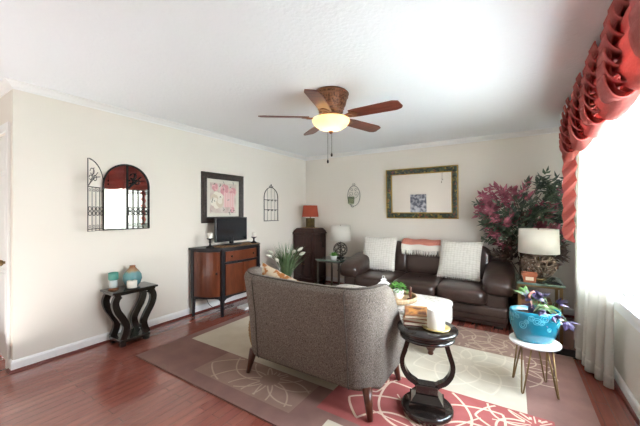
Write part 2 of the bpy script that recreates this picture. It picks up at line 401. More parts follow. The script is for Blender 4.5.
bw = mat('amber_glass_bowl', 'efd6a2', .35, emit='ffc982', estr=.16, col2='f8e6c0', trans=.5, scale=10)
obj('light_bowl', bl, bw, fan)
fn_ = MB(); fn_.lathe([(.0, -.382), (.008, -.378), (.02, -.365), (.024, -.356), (.01, -.35), (0, -.348)], n=16); obj('finial', fn_, BRONZE2, fan)
obj('light_fitter', MB().lathe([(0, -.2), (.1, -.2), (.125, -.222), (.12, -.236), (0, -.236)], n=32), BRONZE2, fan)
BLADE = mat('cherry_fan_blade', '5a2a1d', .3, col2='74392a', scale=5, stretch=(1, 8, 1), coat=.25)
for k in range(5):
    a = math.radians(-144.4+72*k); M = Matrix.Rotation(a, 4, 'Z') @ Matrix.Translation((0, 0, -.23)) @ Matrix.Rotation(math.radians(-13), 4, 'X')
    pl = [(.2, -.055), (.26, -.062), (.60, -.068), (.645, -.05), (.66, .03), (.645, .055), (.60, .07), (.26, .06), (.2, .052)]
    b = MB(); b.prism(pl, 'z', -.004, .004); b.v = [tuple(M @ Vector(v)) for v in b.v]; ob = obj('blade', b, BLADE, fan)
    ir = MB(); ir.prism([(.09, -.02), (.15, -.014), (.19, -.03), (.23, -.045), (.26, -.02), (.27, 0), (.26, .02), (.23, .045), (.19, .03), (.15, .014), (.09, .02)], 'z', -.012, -.004)
    ir.tube(arc((.2, 0), .025, 0, 2*PI*.95, 14, 'xy', -.012), .006, 6, closed=True)
    ir.v = [tuple(M @ Vector(v)) for v in ir.v]; obj('blade_iron', ir, BRONZE2, ob)
for (dx, dy, L, kk) in ((-.012, -.035, .26, 0), (.02, -.02, .2, 1)):
    pc = MB(); pc.cyl((dx, dy, -.36), (dx, dy, -.36-L), .0018, n=6); pc.lathe([(0, -L-.395), (.008, -.39-L), (.009, -.375-L), (.004, -.36-L), (0, -.358-L)], (dx, dy, 0), 12)
    obj('pull_chain', pc, IRON, fan)
fl = bpy.data.lights.new('fan_bulb', 'POINT'); fl.energy = 1.1; fl.color = (1, .85, .66); fl.shadow_soft_size = .06
flo = bpy.data.objects.new('fan_bulb', fl); flo.location = (0, 0, -.29); flo.parent = fan; COL.objects.link(flo)

# ------------------------------------------------------------------ arched mirror on the left wall
am = T('wall_mirror', 'arched mirror with black iron gate shutters on the cream wall', 'mirror', (XL+.006, 1.632, 1.158), math.radians(.6))
RA = .228; ZS = .465
arch_pts = [(.012, -RA, 0), (.012, -RA, ZS)]+arc((0, ZS), RA, PI, 0, 24, 'yz', .012)[1:]+[(.012, RA, 0)]
p2 = [(y, z) for _, y, z in arch_pts]
obj('mirror_pane', MB().prism([(y*.98, max(z*.99, .004)) for y, z in p2], 'x', .002, .012), MIRROR, am)
obj('mirror_frame', MB().tube([(.012, y, z) for x, y, z in arch_pts], .009, 8, closed=True), IRON, am)
def gate(parent, hinge_y, sgn, ang):
    # quarter-arch leaf: hinge at the mirror's edge, tall side towards the middle
    g = MB(); n = 12
    q = [(0, ZS)]+[(RA-RA*math.cos(PI/2*i/n), ZS+RA*math.sin(PI/2*i/n)) for i in range(1, n+1)]
    out = [(0, 0)]+q+[(RA, 0)]
    g.tube([(0, s_, z) for s_, z in out], .0065, 6, closed=True)
    g.tube([(0, 0, ZS-.04), (0, RA, ZS-.04)], .004, 6)
    g.tube([(0, 0, .02), (0, RA, .02)], .004, 6)
    for s_ in (.06, .115, .17): g.tube([(0, s_, 0), (0, s_, ZS-.04)], .0042, 6)
    for s_ in (.03, .088, .143, .2):
        for z in (.17, .215): g.tube(arc((s_, z), .02, 0, 2*PI*.95, 12, 'yz', 0), .0035, 5, closed=True)
        g.tube(arc((s_, .395), .012, 0, 2*PI*.95, 10, 'yz', 0), .0025, 5, closed=True)
        g.tube(arc((s_, .045), .012, 0, 2*PI*.95, 10, 'yz', 0), .0025, 5, closed=True)
    for aa in (.5, .9, 1.2): g.tube(smooth([(0, RA-.01, ZS-.03), (0, RA-.08*math.sin(aa)-.02, ZS+.05), (0, RA-.2*math.sin(aa*.9), ZS-.02+.19*math.cos(aa*.9))], 5), .0042, 5)
    for cy, cz, rr in ((RA-.06, ZS+.11, .03), (RA-.1, ZS+.05, .026), (RA-.04, ZS+.05, .022)): g.tube(arc((cy, cz), rr, 0, 2*PI*.9, 14, 'yz', 0), .0042, 5)
    ca, sa = math.cos(ang), math.sin(ang)
    g.v = [(.024+x+y*sa, hinge_y+sgn*y*ca, z) for x, y, z in g.v]
    obj('gate_shutter', g, IRON, parent)
gate(am, -RA-.004, -1, math.radians(36)); gate(am, RA, -1, 0.0)

# ------------------------------------------------------------------ black console table and what stands on it
ct = T('console_table', 'small black accent table with four wavy legs against the wall', 'side table', (-3.375, 1.59, 0))
obj('tabletop', MB().box((0, 0, .5475), (.28, .44, .022), .006).box((0, 0, .527), (.25, .40, .02), .004), BLACK, ct)
def wavy(sg, x):
    pr = smooth([(.12, 0, .07), (.095, 0, .13), (.085, 0, .2), (.12, 0, .28), (.165, 0, .36), (.185, 0, .44), (.165, 0, .5), (.14, 0, .517)], 5)
    rings = []
    for i, p in enumerate(pr):
        a = Vector(pr[min(i+1, len(pr)-1)])-Vector(pr[max(i-1, 0)]); a.normalize(); nx, nz = a.z, -a.x; hw = .031
        rings.append([(x-.02, sg*(p[0]-nx*hw), p[2]-nz*hw), (x+.02, sg*(p[0]-nx*hw), p[2]-nz*hw), (x+.02, sg*(p[0]+nx*hw), p[2]+nz*hw), (x-.02, sg*(p[0]+nx*hw), p[2]+nz*hw)])
    return MB().rings(rings, 0, False)
for sg in (-1, 1):
    for x in (-.1, .1): obj('leg', wavy(sg, x), BLACK, ct)
bs = MB().box((0, 0, .055), (.25, .29, .03), .005)
for sx in (-1, 1):
    for sy in (-1, 1): bs.box((sx*.095, sy*.115, .02), (.05, .05, .04), .004)
obj('base_shelf', bs, BLACK, ct)
CT = .5585
jar = T('candle_jar', 'aqua glass candle cup on a clear stem beside the teal vase', 'candle holder', (-3.40, 1.445, CT))
obj('stand_base', MB().lathe([(0, 0), (.045, 0), (.047, .008), (.03, .016), (.028, .02), (0, .02)]), mat('copper', '8a5a3c', .35, metal=.6), jar)
obj('glass_stem', MB().lathe([(0, .02), (.03, .02), (.038, .05), (.036, .085), (.03, .1), (0, .1)]), mat('pale_frosted_glass', 'dbe6e2', .15, trans=.3), jar)
obj('candle_cup', MB().lathe([(0, .1), (.04, .1), (.044, .108), (.044, .17), (.04, .172), (.038, .155), (0, .155)]), mat('aqua_glass', '7cc0b0', .2, trans=.3, col2='58a494', scale=14), jar)
vs = obj('vase', MB().lathe([(0, 0), (.05, 0), (.075, .03), (.09, .075), (.085, .12), (.06, .16), (.034, .19), (.026, .205), (.03, .215), (.022, .215), (.018, .2), (0, .19)], n=32), None or mat('teal_glaze_plain', '5f97a0', .25))
def vase_mat():
    m = bpy.data.materials.new('teal_brown_glaze'); m.use_nodes = True; N = m.node_tree.nodes; L = m.node_tree.links; b = N['Principled BSDF']
    t = N.new('ShaderNodeTexCoord'); s_ = N.new('ShaderNodeSeparateXYZ'); n = N.new('ShaderNodeTexNoise'); n.inputs['Scale'].default_value = 25
    ad = N.new('ShaderNodeMath'); ad.operation = 'MULTIPLY_ADD'; ad.inputs[1].default_value = .05; L.new(t.outputs['Object'], s_.inputs[0]); L.new(t.outputs['Object'], n.inputs['Vector'])
    L.new(n.outputs['Fac'], ad.inputs[0]); L.new(s_.outputs['Z'], ad.inputs[2])
    r = N.new('ShaderNodeValToRGB'); e = r.color_ramp.elements; e[0].position = .0; e[0].color = lin('487b84'); e[1].position = .165; e[1].color = lin('6d9a9c')
    for p, c_ in ((.19, 'a58a6a'), (.23, '8a5a3a')): q = e.new(p); q.color = lin(c_)
    L.new(ad.outputs[0], r.inputs[0]); L.new(r.outputs[0], b.inputs['Base Color']); b.inputs['Roughness'].default_value = .22; return m
vs.data.materials[0] = vase_mat(); tag(vs, 'teal glazed vase with brown neck standing on the wavy-legged table', 'vase', loc=(-3.41, 1.63, CT))
pt = obj('plate', MB().lathe([(0, 0), (.045, 0), (.06, .008), (.062, .012), (.045, .006), (0, .006)]), mat('dark_plate', '2b2422', .3)); tag(pt, 'small dark round plate under the white candle on the wavy-legged table', 'plate', loc=(-3.302, 1.575, CT))
cn = T('candle', 'white pillar candle on a dark plate in front of the teal vase', 'candle', (-3.302, 1.575, CT+.0065))
obj('wax', MB().lathe([(0, 0), (.044, 0), (.046, .004), (.046, .068), (.042, .073), (.03, .069), (0, .067)]), WAX, cn); obj('wick', MB().cyl((0, 0, .066), (.002, 0, .08), .0015, n=6), IRON, cn)

# ------------------------------------------------------------------ framed rose print
rp_ = T('framed_print', 'framed rose print in a dark wide frame above the small screen', 'picture', (XL, 2.93, 1.54))
def picture_frame(parent, w_, h_, fw, dep, m, name='frame', side=.006):
    f = MB()
    prof = [(0, 0), (0, dep*.7), (fw*.2, dep), (fw*.55, dep*.75), (fw*.8, dep*.8), (fw, dep*.45), (fw, 0)]
    cs = [(-1, -1), (1, -1), (1, 1), (-1, 1)]
    rings = [[(d_, sy*(w_/2-o), sz*(h_/2-o)) for o, d_ in prof] for sy, sz in cs]
    f.rings(rings, 0, False, False, True); return obj(name, f, m, parent)
picture_frame(rp_, .74, .70, .085, .04, mat('dark_bronze_frame', '2c2623', .4, col2='453c37', scale=30))
obj('mat_board', MB().b2((.002, -.29, -.27), (.010, .29, .27)), mat('mat_board', 'd9d4c6', .8), rp_)
pr = MB().b2((.008, -.235, -.215), (.013, .235, .215))
prm = mat('print_ground', 'd6ccc0', .7, col2='c3a9a0', scale=9, contrast=(.4, .7))
def petals(cy, cz, R, m, n=7, lay=3):
    for l in range(lay):
        rr = R*(1-l*.3)
        for k in range(n):
            a = 2*PI*k/n+l*.5; c_ = (cy+rr*.55*math.cos(a), cz+rr*.55*math.sin(a))
            x = .0135+l*.0008+k*.00005
            q = [(x, c_[0]+rr*.42*math.cos(b), c_[1]+rr*.42*math.sin(b)) for b in [2*PI*i/10 for i in range(10)]]
            pr.add(q, [tuple(range(10))], m if (k+l) % 3 else m+1)
petals(-.11, -.03, .13, 1); petals(.02, .12, .09, 3); petals(-.15, .15, .06, 3); petals(.17, .1, .07, 3); petals(.16, -.17, .05, 3)
for i in range(9): pr.b2((.0132, .0+i*.022, -.13), (.0155, .018+i*.022, .08), 0, 4 if i % 2 else 6)
for i in range(26):
    y, z = random.uniform(-.23, .2), random.choice([random.uniform(-.21, -.15), random.uniform(-.05, .05), random.uniform(.15, .2)]); a = random.uniform(0, 6)
    L_ = random.uniform(.02, .05); pr.add([(.0165, y, z), (.0165, y+L_*math.cos(a)+.008, z+L_*math.sin(a)), (.0165, y+L_*1.4*math.cos(a), z+L_*1.4*math.sin(a)), (.0165, y+L_*math.cos(a)-.01, z+L_*math.sin(a)+.01)], [(0, 1, 2, 3)], 5)
obj('rose_print', pr, [prm, mat('print_ivory', 'e6dfd0', .7), mat('print_ivory_deep', 'd2c4ae', .7), mat('print_pink', 'd3959a', .7), mat('print_pink_light', 'e3b4b2', .7), mat('print_sage', '7d8076', .7), mat('print_pale_pink', 'e6c4c2', .7)], rp_)  # ivory petals printed in two tones

# ------------------------------------------------------------------ demilune cabinet
cab = T('demilune_cabinet', 'half-round cherry wood cabinet with black edges, holding the small screen', 'cabinet', (XL+.012, 2.895, 0)); cab.scale = (1, .95, 1)
# plan (local x out from wall, local y along wall)
def bez(a, b, c_, n): return [((1-t)**2*a[0]+2*t*(1-t)*b[0]+t*t*c_[0], (1-t)**2*a[1]+2*t*(1-t)*b[1]+t*t*c_[1]) for t in [i/n for i in range(n+1)]]
sideL = bez((.06, -.535), (.30, -.52), (.40, -.335), 8); front = bez((.40, -.335), (.465, 0), (.40, .335), 12); sideR = bez((.40, .335), (.30, .52), (.06, .535), 8)
plan = [(0, -.535)]+sideL+front[1:]+sideR[1:]+[(0, .535)]
def off(pl, d):
    out = []
    for i, p in enumerate(pl):
        a, b = pl[max(i-1, 0)], pl[min(i+1, len(pl)-1)]; tx, ty = b[0]-a[0], b[1]-a[1]; l = math.hypot(tx, ty); out.append((p[0]+ty/l*d, p[1]-tx/l*d))
    return out
carc = MB(); carc.prism([(max(x, 0), y) for x, y in [(0, -.52)]+off(sideL, -.012)+off(front, -.012)[1:-1]+off(sideR, -.012)+[(0, .52)]], 'z', .235, .855)
obj('body', carc, mat('cabinet_black', '17151a', .4), cab)
top = MB(); top.prism([(0, -.555)]+off(sideL, .02)+off(front, .02)[1:-1]+off(sideR, .02)+[(0, .555)], 'z', .855, .88)
obj('cabinet_top', top, [MATS['cabinet_black']], cab)
def strip(pl, z0, z1, d0, d1):
    A, B = off(pl, d0), off(pl, d1); rs = [[(a[0], a[1], z0), (b[0], b[1], z0), (b[0], b[1], z1), (a[0], a[1], z1)] for a, b in zip(A, B)]
    return MB().rings(rs, 0, False)
def sub(pl, a, b):
    n = len(pl)-1; out = []
    for i in range(9):
        t = (a+(b-a)*i/8)*n; k = min(int(t), n-1); f_ = t-k; out.append((pl[k][0]*(1-f_)+pl[k+1][0]*f_, pl[k][1]*(1-f_)+pl[k+1][1]*f_))
    return out
KNOB = mat('dark_knob', '231a14', .35, metal=.3)
def knob(parent, pl, t, z):
    p = sub(pl, t, min(t+.01, 1))[0]; a = sub(pl, max(t-.05, 0), min(t+.05, 1)); tx, ty = a[-1][0]-a[0][0], a[-1][1]-a[0][1]; l = math.hypot(tx, ty); n = Vector((ty/l, -tx/l, 0)); c = Vector((p[0], p[1], z))
    k = MB(); k.tube([tuple(c+n*q) for q in (0, .012, .016, .024, .028)], [.006, .006, .014, .014, .004], 12); obj('knob', k, KNOB, parent)
for pl, t in ((sideL, .82), (sideR, .18)):
    dr = obj('door', strip(sub(pl, .06, .93) if pl is sideL else sub(pl, .07, .94), .265, .83, -.005, .006), CHERRY, cab); knob(dr, pl, t, .56)
dw = obj('drawer', strip(sub(front, .07, .93), .70, .83, -.005, .008), CHERRY, cab); knob(dw, front, .2, .765); knob(dw, front, .8, .765)
for a, b, t in ((.07, .492, .44), (.508, .93, .56)):
    dr = obj('door', strip(sub(front, a, b), .265, .665, -.005, .006), CHERRY, cab)
rl = strip(front, .675, .695, -.008, .012); rl.prism([(0, 0)], 'z', 0, 0) if False else None
obj('rail', rl, MATS['cabinet_black'], cab)
# scalloped aprons
ap = MB()
for pl in (sideL, front, sideR):
    A, B = off(pl, -.01), off(pl, .008); n = len(pl)-1
    ap.rings([[(A[i][0], A[i][1], .20+.05*math.sin(PI*i/n)**.6 if 0 < i < n else .17), (B[i][0], B[i][1], .20+.05*math.sin(PI*i/n)**.6 if 0 < i < n else .17), (B[i][0], B[i][1], .262), (A[i][0], A[i][1], .262)] for i in range(n+1)], 0, False)
obj('apron', ap, MATS['cabinet_black'], cab)
for x, y in ((.06, -.525), (.40, -.335), (.40, .335), (.06, .525)):
    lg = MB(); s0, s1 = .014, .022
    lg.rings([[(x+a*s, y+b*s, z) for a, b in ((-1, -1), (1, -1), (1, 1), (-1, 1))] for z, s in ((0, s0), (.24, s1), (.857, s1))], 0, False); obj('leg', lg, MATS['cabinet_black'], cab)
rn = MB(); rn.prism([(x*.9+.02, y) for x, y in [(.1, -.30), (.37, -.30), (.41, -.15), (.42, 0), (.41, .15), (.37, .40), (.1, .40)]], 'z', 0, .004)
for i in range(30): rn.tube([(.395+random.uniform(-.02, .02), -.27+i*.022, .003), (.41+random.uniform(-.005, .01), -.27+i*.022, .004)], .003, 5)
rn_o = obj('table_runner', rn, mat('brown_runner', '6b4a33', .9, col2='b8915f', scale=28, contrast=(.42, .58))); tag(rn_o, 'brown and gold patterned runner spread on the half-round cabinet', 'table runner', loc=(XL+.012, 2.88, .8805))
tv = T('monitor', 'small black flat screen standing on the half-round cabinet', 'screen', (XL+.20, 2.91, .8848))
PLB = mat('black_plastic', '121214', .35)
obj('screen_body', MB().box((0, 0, .215), (.035, .56, .335), .008), PLB, tv)
obj('screen', MB().box((.0175, 0, .217), (.003, .52, .295)), mat('dark_screen', '1a1d22', .12), tv)
sb = MB(); sb.lathe([(0, 0), (.11, 0), (.115, .006), (.05, .016), (0, .018)], sy=1.5); sb.cyl((0, 0, .01), (0, 0, .1), .03)
obj('screen_stand', sb, PLB, tv)
def candle_stick(loc, label, hh):
    c_ = T('candle_holder', label, 'candle holder', loc, group='black candle holders on the half-round cabinet')
    obj('pedestal', MB().lathe([(0, 0), (.05, 0), (.052, .008), (.035, .022), (.014, .035), (.01, .06), (.017, .075), (.01, .09), (.014, hh-.02), (.04, hh-.006), (.042, hh), (0, hh)], n=24), IRON, c_)
    cw = obj('candle', MB().lathe([(0, hh), (.031, hh), (.032, hh+.004), (.032, hh+.062), (.028, hh+.066), (0, hh+.062)], n=20), WAX, c_)
    return c_
candle_stick((-3.27, 2.50, .8805), 'black pedestal holder with white candle left of the small screen', .125)
candle_stick((-3.23, 3.235, .8805), 'black pedestal holder with white candle right of the small screen', .095)
cd_ = MB(); cd_.tube(smooth([(-3.5, 2.6, .22), (-3.45, 2.62, .1), (-3.42, 2.7, .03), (-3.4, 2.8, .008), (-3.38, 2.95, .008), (-3.43, 3.02, .008), (-3.46, 2.9, .03), (-3.5, 2.85, .22)], 6), .004, 6)
cdo = obj('power_cord', cd_, PLB); tag(cdo, 'thin dark cord looping on the floor under the half-round cabinet', 'cord')
pb = obj('paper_stack', MB().box((0, 0, .012), (.16, .24, .022), .002).box((.01, .01, .028), (.15, .22, .01), .001), mat('paper', 'eceae6', .7)); tag(pb, 'white stack of paper on the floor under the half-round cabinet', 'paper', loc=(-3.16, 3.04, 0.0))

# ------------------------------------------------------------------ iron wall pocket
ip = T('wall_basket', 'black wire arched letter rack hanging in the corner above the grassy plant', 'wall decor', (XL, 3.95, 1.19))
a = MB(); w2 = .175
a.tube([(.01, -w2, 0), (.01, -w2, .40)]+arc((0, .40), w2, PI, 0, 16, 'yz', .01)[1:]+[(.01, w2, 0)], .006, 6, closed=True)
for z in (.19, .36): a.tube([(.012, -w2, z), (.012, w2, z)], .004, 6)
for y in (-.09, 0, .09): a.tube([(.01, y, 0), (.01, y, .40+math.sqrt(w2*w2-y*y))], .0022, 5)
for q in (-1, 1): a.tube(smooth([(.01, 0, .575), (.01, q*.03, .60), (.01, q*.045, .585), (.01, q*.03, .575)], 4), .004, 5)
a.sup((.01, 0, .615), (.02, .02, .035), 1, 1, nu=10, nv=8)
obj('wire_frame', a, IRON, ip)
for z in (.19, .36):
    for y in (-.09, .0, .09): obj('hook', MB().tube(smooth([(.012, y, z), (.03, y, z-.02), (.04, y, z-.005), (.04, y, z+.01)], 3), .004, 5), IRON, ip)
obj('ledge', MB().b2((.014, -.16, .0), (.05, .16, .006)), IRON, ip)

# ------------------------------------------------------------------ phonograph cabinet
vc = T('phonograph_cabinet', 'tall dark mahogany phonograph cabinet with side crank in the room corner', 'cabinet', (-3.275, 4.76, 0)); vc.scale = (.9, 1, 1)
b = MB(); b.b2((-.25, -.2, .1), (.25, .2, .94), .012)
for x in (-.235, .235):
    for y in (-.185, .185): b.box((x, y, .5), (.05, .05, .90), .01)
b.b2((-.265, -.215, .05), (.265, .215, .12), .012)
obj('body', b, MAHOG, vc)
l = MB(); l.b2((-.275, -.225, .93), (.275, .225, .955), .008); l.rings([[(sx*(.265-i), sy*(.215-i), z) for sx, sy in ((-1, -1), (1, -1), (1, 1), (-1, 1))] for i, z in ((0, .955), (.01, .985), (.05, 1.035), (.06, 1.04))], 0, False)
obj('lid', l, MAHOG, vc)
for x in (-1, 1):
    dd = MB(); dd.b2((x*.012, -.214, .14), (x*.2, -.2, .60), .004); dd.b2((x*.035, -.22, .18), (x*.175, -.205, .56), .006); do = obj('door', dd, MAHOG, vc)
    obj('knob', MB().sup((x*.03, -.226, .38), (.02, .02, .02), 1, 1, nu=10, nv=8), BRASS, do)
g = MB(); g.b2((-.2, -.214, .64), (.2, -.2, .9), .004); g.b2((-.17, -.219, .67), (.17, -.206, .87), .006); obj('front_panel', g, MAHOG, vc)
cr = MB(); cr.tube([(.25, -.02, .80), (.33, -.02, .80), (.335, -.02, .79), (.335, -.02, .70)], .007, 8); cr.cyl((.335, -.02, .70), (.38, -.02, .70), .012); obj('crank', cr, IRON, vc)
for x in (-.235, .235):
    for y in (-.185, .185): obj('foot', MB().lathe([(0, 0), (.022, 0), (.032, .03), (.026, .06), (0, .06)], (x, y, 0), 12), MAHOG, vc)
do = obj('doily', MB().prism([(.19*math.cos(t)*(1+.03*math.cos(12*t)), .12*math.sin(t)*(1+.03*math.cos(12*t))) for t in [2*PI*i/60 for i in range(60)]], 'z', 0, .004), mat('tan_doily', '9b7350', .9, col2='c19a6f', scale=40)); tag(do, 'tan doily under the coral lamp on the phonograph cabinet', 'doily', loc=(-3.275, 4.76, 1.0405))
cl = T('table_lamp', 'small lamp with coral drum shade on the phonograph cabinet', 'lamp', (-3.265, 4.76, 1.045))
q = MB(); q.b2((-.085, -.045, 0), (.085, .045, .015), .003); q.b2((-.05, -.03, .015), (.05, .03, .17), .004); q.cyl((0, 0, .17), (0, 0, .24), .008)
for x in (-.075, .075): q.b2((x-.008, -.03, .012), (x+.008, .03, .17), .003)
q.b2((-.083, -.035, .17), (.083, .035, .182), .003)
obj('base', q, mat('antique_gold', '7b6a3f', .4, metal=.6, col2='5a4d34', scale=20), cl)
def drum(r0, r1, z0, z1, m, parent, n=36):
    s_ = MB(); s_.lathe([(r0, z0), (r0+.003, z0), (r1+.003, z1), (r1, z1), (r1-.003, z1), (r0-.003, z0)], n=n)
    s_.f = [f for f in s_.f if len(f) == 4]; s_.m = s_.m[:len(s_.f)]; s_.s = s_.s[:len(s_.f)]
    o = obj('lamp_shade', s_, m, parent)
    k = MB(); zz = z1-.02
    for a_ in (0, 2*PI/3, 4*PI/3): k.cyl((0, 0, zz), ((r1-.002)*math.cos(a_), (r1-.002)*math.sin(a_), zz), .002, n=5)
    k.cyl((0, 0, zz-.01), (0, 0, zz+.025), .007, n=8); obj('shade_fitting', k, BRASS, parent); return o
drum(.155, .13, .205, .42, mat('coral_shade', 'd0664c', .85, trans=.35), cl)

# ------------------------------------------------------------------ grassy plant by the cabinet
gp = T('potted_grass', 'tall grassy green plant with white tulip-like blooms between the two cabinets', 'plant', (-3.10, 3.82, 0))
obj('pot', MB().lathe([(0, 0), (.1, 0), (.13, .2), (.135, .22), (.12, .22), (.115, .2), (0, .19)]), mat('grey_planter', '7a756c', .7), gp)
m_ = MB()
for i in range(170):
    a = random.uniform(0, 2*PI); ln = random.uniform(.45, .72); sp_ = random.uniform(.03, .42)**1.0; r0 = random.uniform(0, .08); wd = random.uniform(.006, .012)
    if math.cos(a)*(sp_+r0) < -.38: continue
    d_ = Vector((math.cos(a), math.sin(a), 0)); sd = Vector((-d_.y, d_.x, 0))
    rows = []
    for k in range(6):
        t = k/5; c_ = d_*(r0+sp_*t**1.8)+Vector((0, 0, .2+ln*(t-.25*sp_*2*t*t))); ww = wd*(1-t)**.6+.0005; rows.append([tuple(c_+sd*ww), tuple(c_-sd*ww)])
    m_.add([p for r_ in rows for p in r_], [(2*k, 2*k+1, 2*k+3, 2*k+2) for k in range(5)], 0)
obj('grass_blades', m_, mat('grass_blade', '4a6b3c', .5, col2='87a275', scale=5), gp)
for a, hh, rr in ((.2, .66, .24), (-.5, .72, .27), (1.0, .70, .2), (3.6, .66, .2), (4.4, .64, .26), (5.0, .6, .3), (5.5, .72, .22)):
    f = MB(); x, y = rr*math.cos(a), rr*math.sin(a); f.tube(smooth([(0, 0, .2), (x*.3, y*.3, .45), (x, y, hh)], 5), .004, 5, 1)
    ax = Vector((x*1.6, y*1.6, .18)).normalized(); c_ = Vector((x, y, hh)); u = ax.orthogonal().normalized(); v_ = ax.cross(u)
    f.rings([[tuple(c_+ax*t+u*r_*math.cos(2*PI*k/8)+v_*r_*math.sin(2*PI*k/8)) for k in range(8)] for t, r_ in ((0, .006), (.02, .022), (.06, .027), (.09, .018), (.115, .004))], 0)
    obj('bloom', f, [mat('white_bloom', 'dfe0cf', .6), GREEN], gp)

# ------------------------------------------------------------------ sconce
sc = T('wall_sconce', 'pale wire oval candle sconce on the back wall left of the framed mirror', 'sconce', (-2.458, YB, 1.42))
SIL = mat('pewter_wire', '8f8b82', .45, metal=.5)
a = MB(); ov = [(.125*math.cos(t), -.012, .215+.185*math.sin(t)) for t in [2*PI*i/40 for i in range(40)]]; a.tube(ov, .006, 6, closed=True)
for sx in (-1, 1):
    a.tube([(sx*(.05+.045*math.cos(t)*(1-t/9)), -.012, .25+.045*math.sin(t)*(1-t/9)) for t in [i*.35 for i in range(20)]], .004, 5)
    a.tube([(sx*(.04+.03*math.cos(t)*(1-t/9)), -.012, .325+.03*math.sin(t)*(1-t/9)) for t in [i*.35 for i in range(20)]], .004, 5)
    a.tube(smooth([(0, -.012, .17), (sx*.06, -.012, .19), (sx*.1, -.012, .25)], 5), .004, 5)
    a.tube(smooth([(0, -.012, .40), (sx*.03, -.012, .42), (sx*.015, -.012, .44), (0, -.012, .425)], 4), .004, 5)
a.tube(smooth([(0, -.012, .03), (0, -.05, .01), (-.01, -.10, .03), (-.01, -.10, .06)], 5), .006, 6)
obj('wire_frame', a, SIL, sc)
obj('candle_cup', MB().lathe([(0, .05), (.03, .055), (.058, .075), (.06, .2), (.056, .2), (.053, .08), (0, .07)], (-.01, -.10, 0)), glass_mat('sconce_glass', 'e8eee2', .12), sc)
obj('candle', MB().lathe([(0, .072), (.042, .072), (.043, .16), (0, .162)], (-.01, -.10, 0)), mat('ivory_wax', 'e4e0c2', .5), sc)

# ------------------------------------------------------------------ framed mirror above the sofa
gm = T('framed_mirror', 'wide mirror in a dark green and gold mottled frame above the sofa', 'mirror', (-1.26, YB-.022, 1.645)); gm.rotation_euler.x = math.radians(2.7)
def mosaic():
    m = bpy.data.materials.new('mottled_green_gold'); m.use_nodes = True; N = m.node_tree.nodes; L = m.node_tree.links; b = N['Principled BSDF']
    t = N.new('ShaderNodeTexCoord'); v = N.new('ShaderNodeTexVoronoi'); v.inputs['Scale'].default_value = 38; L.new(t.outputs['Object'], v.inputs['Vector'])
    s_ = N.new('ShaderNodeSeparateColor'); L.new(v.outputs['Color'], s_.inputs[0])
    r = N.new('ShaderNodeValToRGB'); e = r.color_ramp.elements; r.color_ramp.interpolation = 'CONSTANT'
    e[0].position = 0; e[0].color = lin('2c3a2c'); e[1].position = .4; e[1].color = lin('3f5142')
    for p, c_ in ((.62, '5a5a34'), (.76, '2b3326'), (.84, '8f7d3c'), (.93, '7c4a38')): q = e.new(p); q.color = lin(c_)
    L.new(s_.outputs[0], r.inputs[0]); L.new(r.outputs[0], b.inputs['Base Color']); b.inputs['Roughness'].default_value = .35; return m
f = MB(); cs = [(-1, -1), (1, -1), (1, 1), (-1, 1)]; W2, H2 = .565, .408
f.rings([[(sx*(W2-o), -d_, sz*(H2-o)) for o, d_ in ((.012, 0), (.012, .026), (.03, .034), (.075, .026), (.088, .02), (.088, 0))] for sx, sz in cs], 0, False, False, True)
fo = obj('frame', f, mosaic(), gm)
g = MB()
for o1, o2, d_ in ((0, .014, .03), (.084, .098, .026)): g.rings([[(sx*(W2-o), -q, sz*(H2-o)) for o, q in ((o1, 0), (o1, d_), (o2, d_), (o2, 0))] for sx, sz in cs], 0, False, False, True)
obj('gilt_edge', g, mat('gilt', 'a8893f', .4, metal=.55), fo)
obj('mirror_pane', MB().b2((-W2+.09, -.012, -H2+.09), (W2-.09, -.004, H2-.09)), MIRROR, gm)
# dark print on the wall behind the camera, seen in that mirror
ap_ = T('canvas_print', 'dark blue-grey mottled canvas seen reflected in the framed mirror', 'picture', (-3.16, YF, .88))
obj('canvas', MB().b2((-.31, .002, -.48), (.31, .035, .48), .004), mat('mottled_canvas', '565b68', .8, col2='b9bbc0', scale=9, contrast=(.42, .6), detail=6), ap_)

# ------------------------------------------------------------------ sofa
so = T('sofa', 'dark brown leather three-seat sofa against the back wall', 'sofa', (-1.09, 4.42, 0))
b = MB(); b.b2((-1.04, -.46, .06), (1.04, .46, .22), .04, seg=4); b.b2((-1.03, .18, .2), (1.03, .48, .72), .06, seg=4); b.b2((-1.045, -.475, .135), (1.045, .3, .26), .03, seg=4)
b.b2((-1.02, -.44, .035), (1.02, .44, .08)); obj('base', b, LEATHER, so)
for k in (-1, 0, 1):
    s_ = obj('seat_cushion', MB().sup((k*.555, -.14, .345), (.575, .80, .20), .45, .28), LEATHER, so)
    sm = MB(); sm.tube([(k*.555-.25+i*.025, -.533+.004*math.cos(i), .335) for i in range(21)], .004, 5); obj('piping', sm, LEATHER, s_)
for k in (-1, 0, 1):
    s_ = obj('back_cushion', MB().sup((k*.56, .28, .635), (.575, .27, .50), .5, .3, rot=(math.radians(-10), 0, 0)), LEATHER, so)
    sm = MB(); sm.tube([(k*.56-.26+i*.026, .137, .68) for i in range(21)], .004, 5); obj('piping', sm, LEATHER, s_)
for k in (-1, 1):
    obj('arm_base', MB().b2((k*.80, -.46, .08), (k*1.04, .45, .47), .06, seg=4), LEATHER, so)
    a = MB(); a.sup((k*.945, -.10, .535), (.33, .86, .25), .62, .42, rot=(math.radians(9), 0, 0), nu=36, nv=20)
    ar = obj('armrest', a, LEATHER, so)
    sm = MB(); sm.tube([(k*.945+.165*math.cos(t), -.505, .47+.05*math.sin(t)) for t in [PI*i/16 for i in range(17)]], .004, 5); obj('piping', sm, LEATHER, ar)
for x in (-.95, .95):
    for y in (-.38, .4): obj('leg', MB().box((x, y, .03), (.09, .09, .06), .008), BLACK, so)
KNIT = None
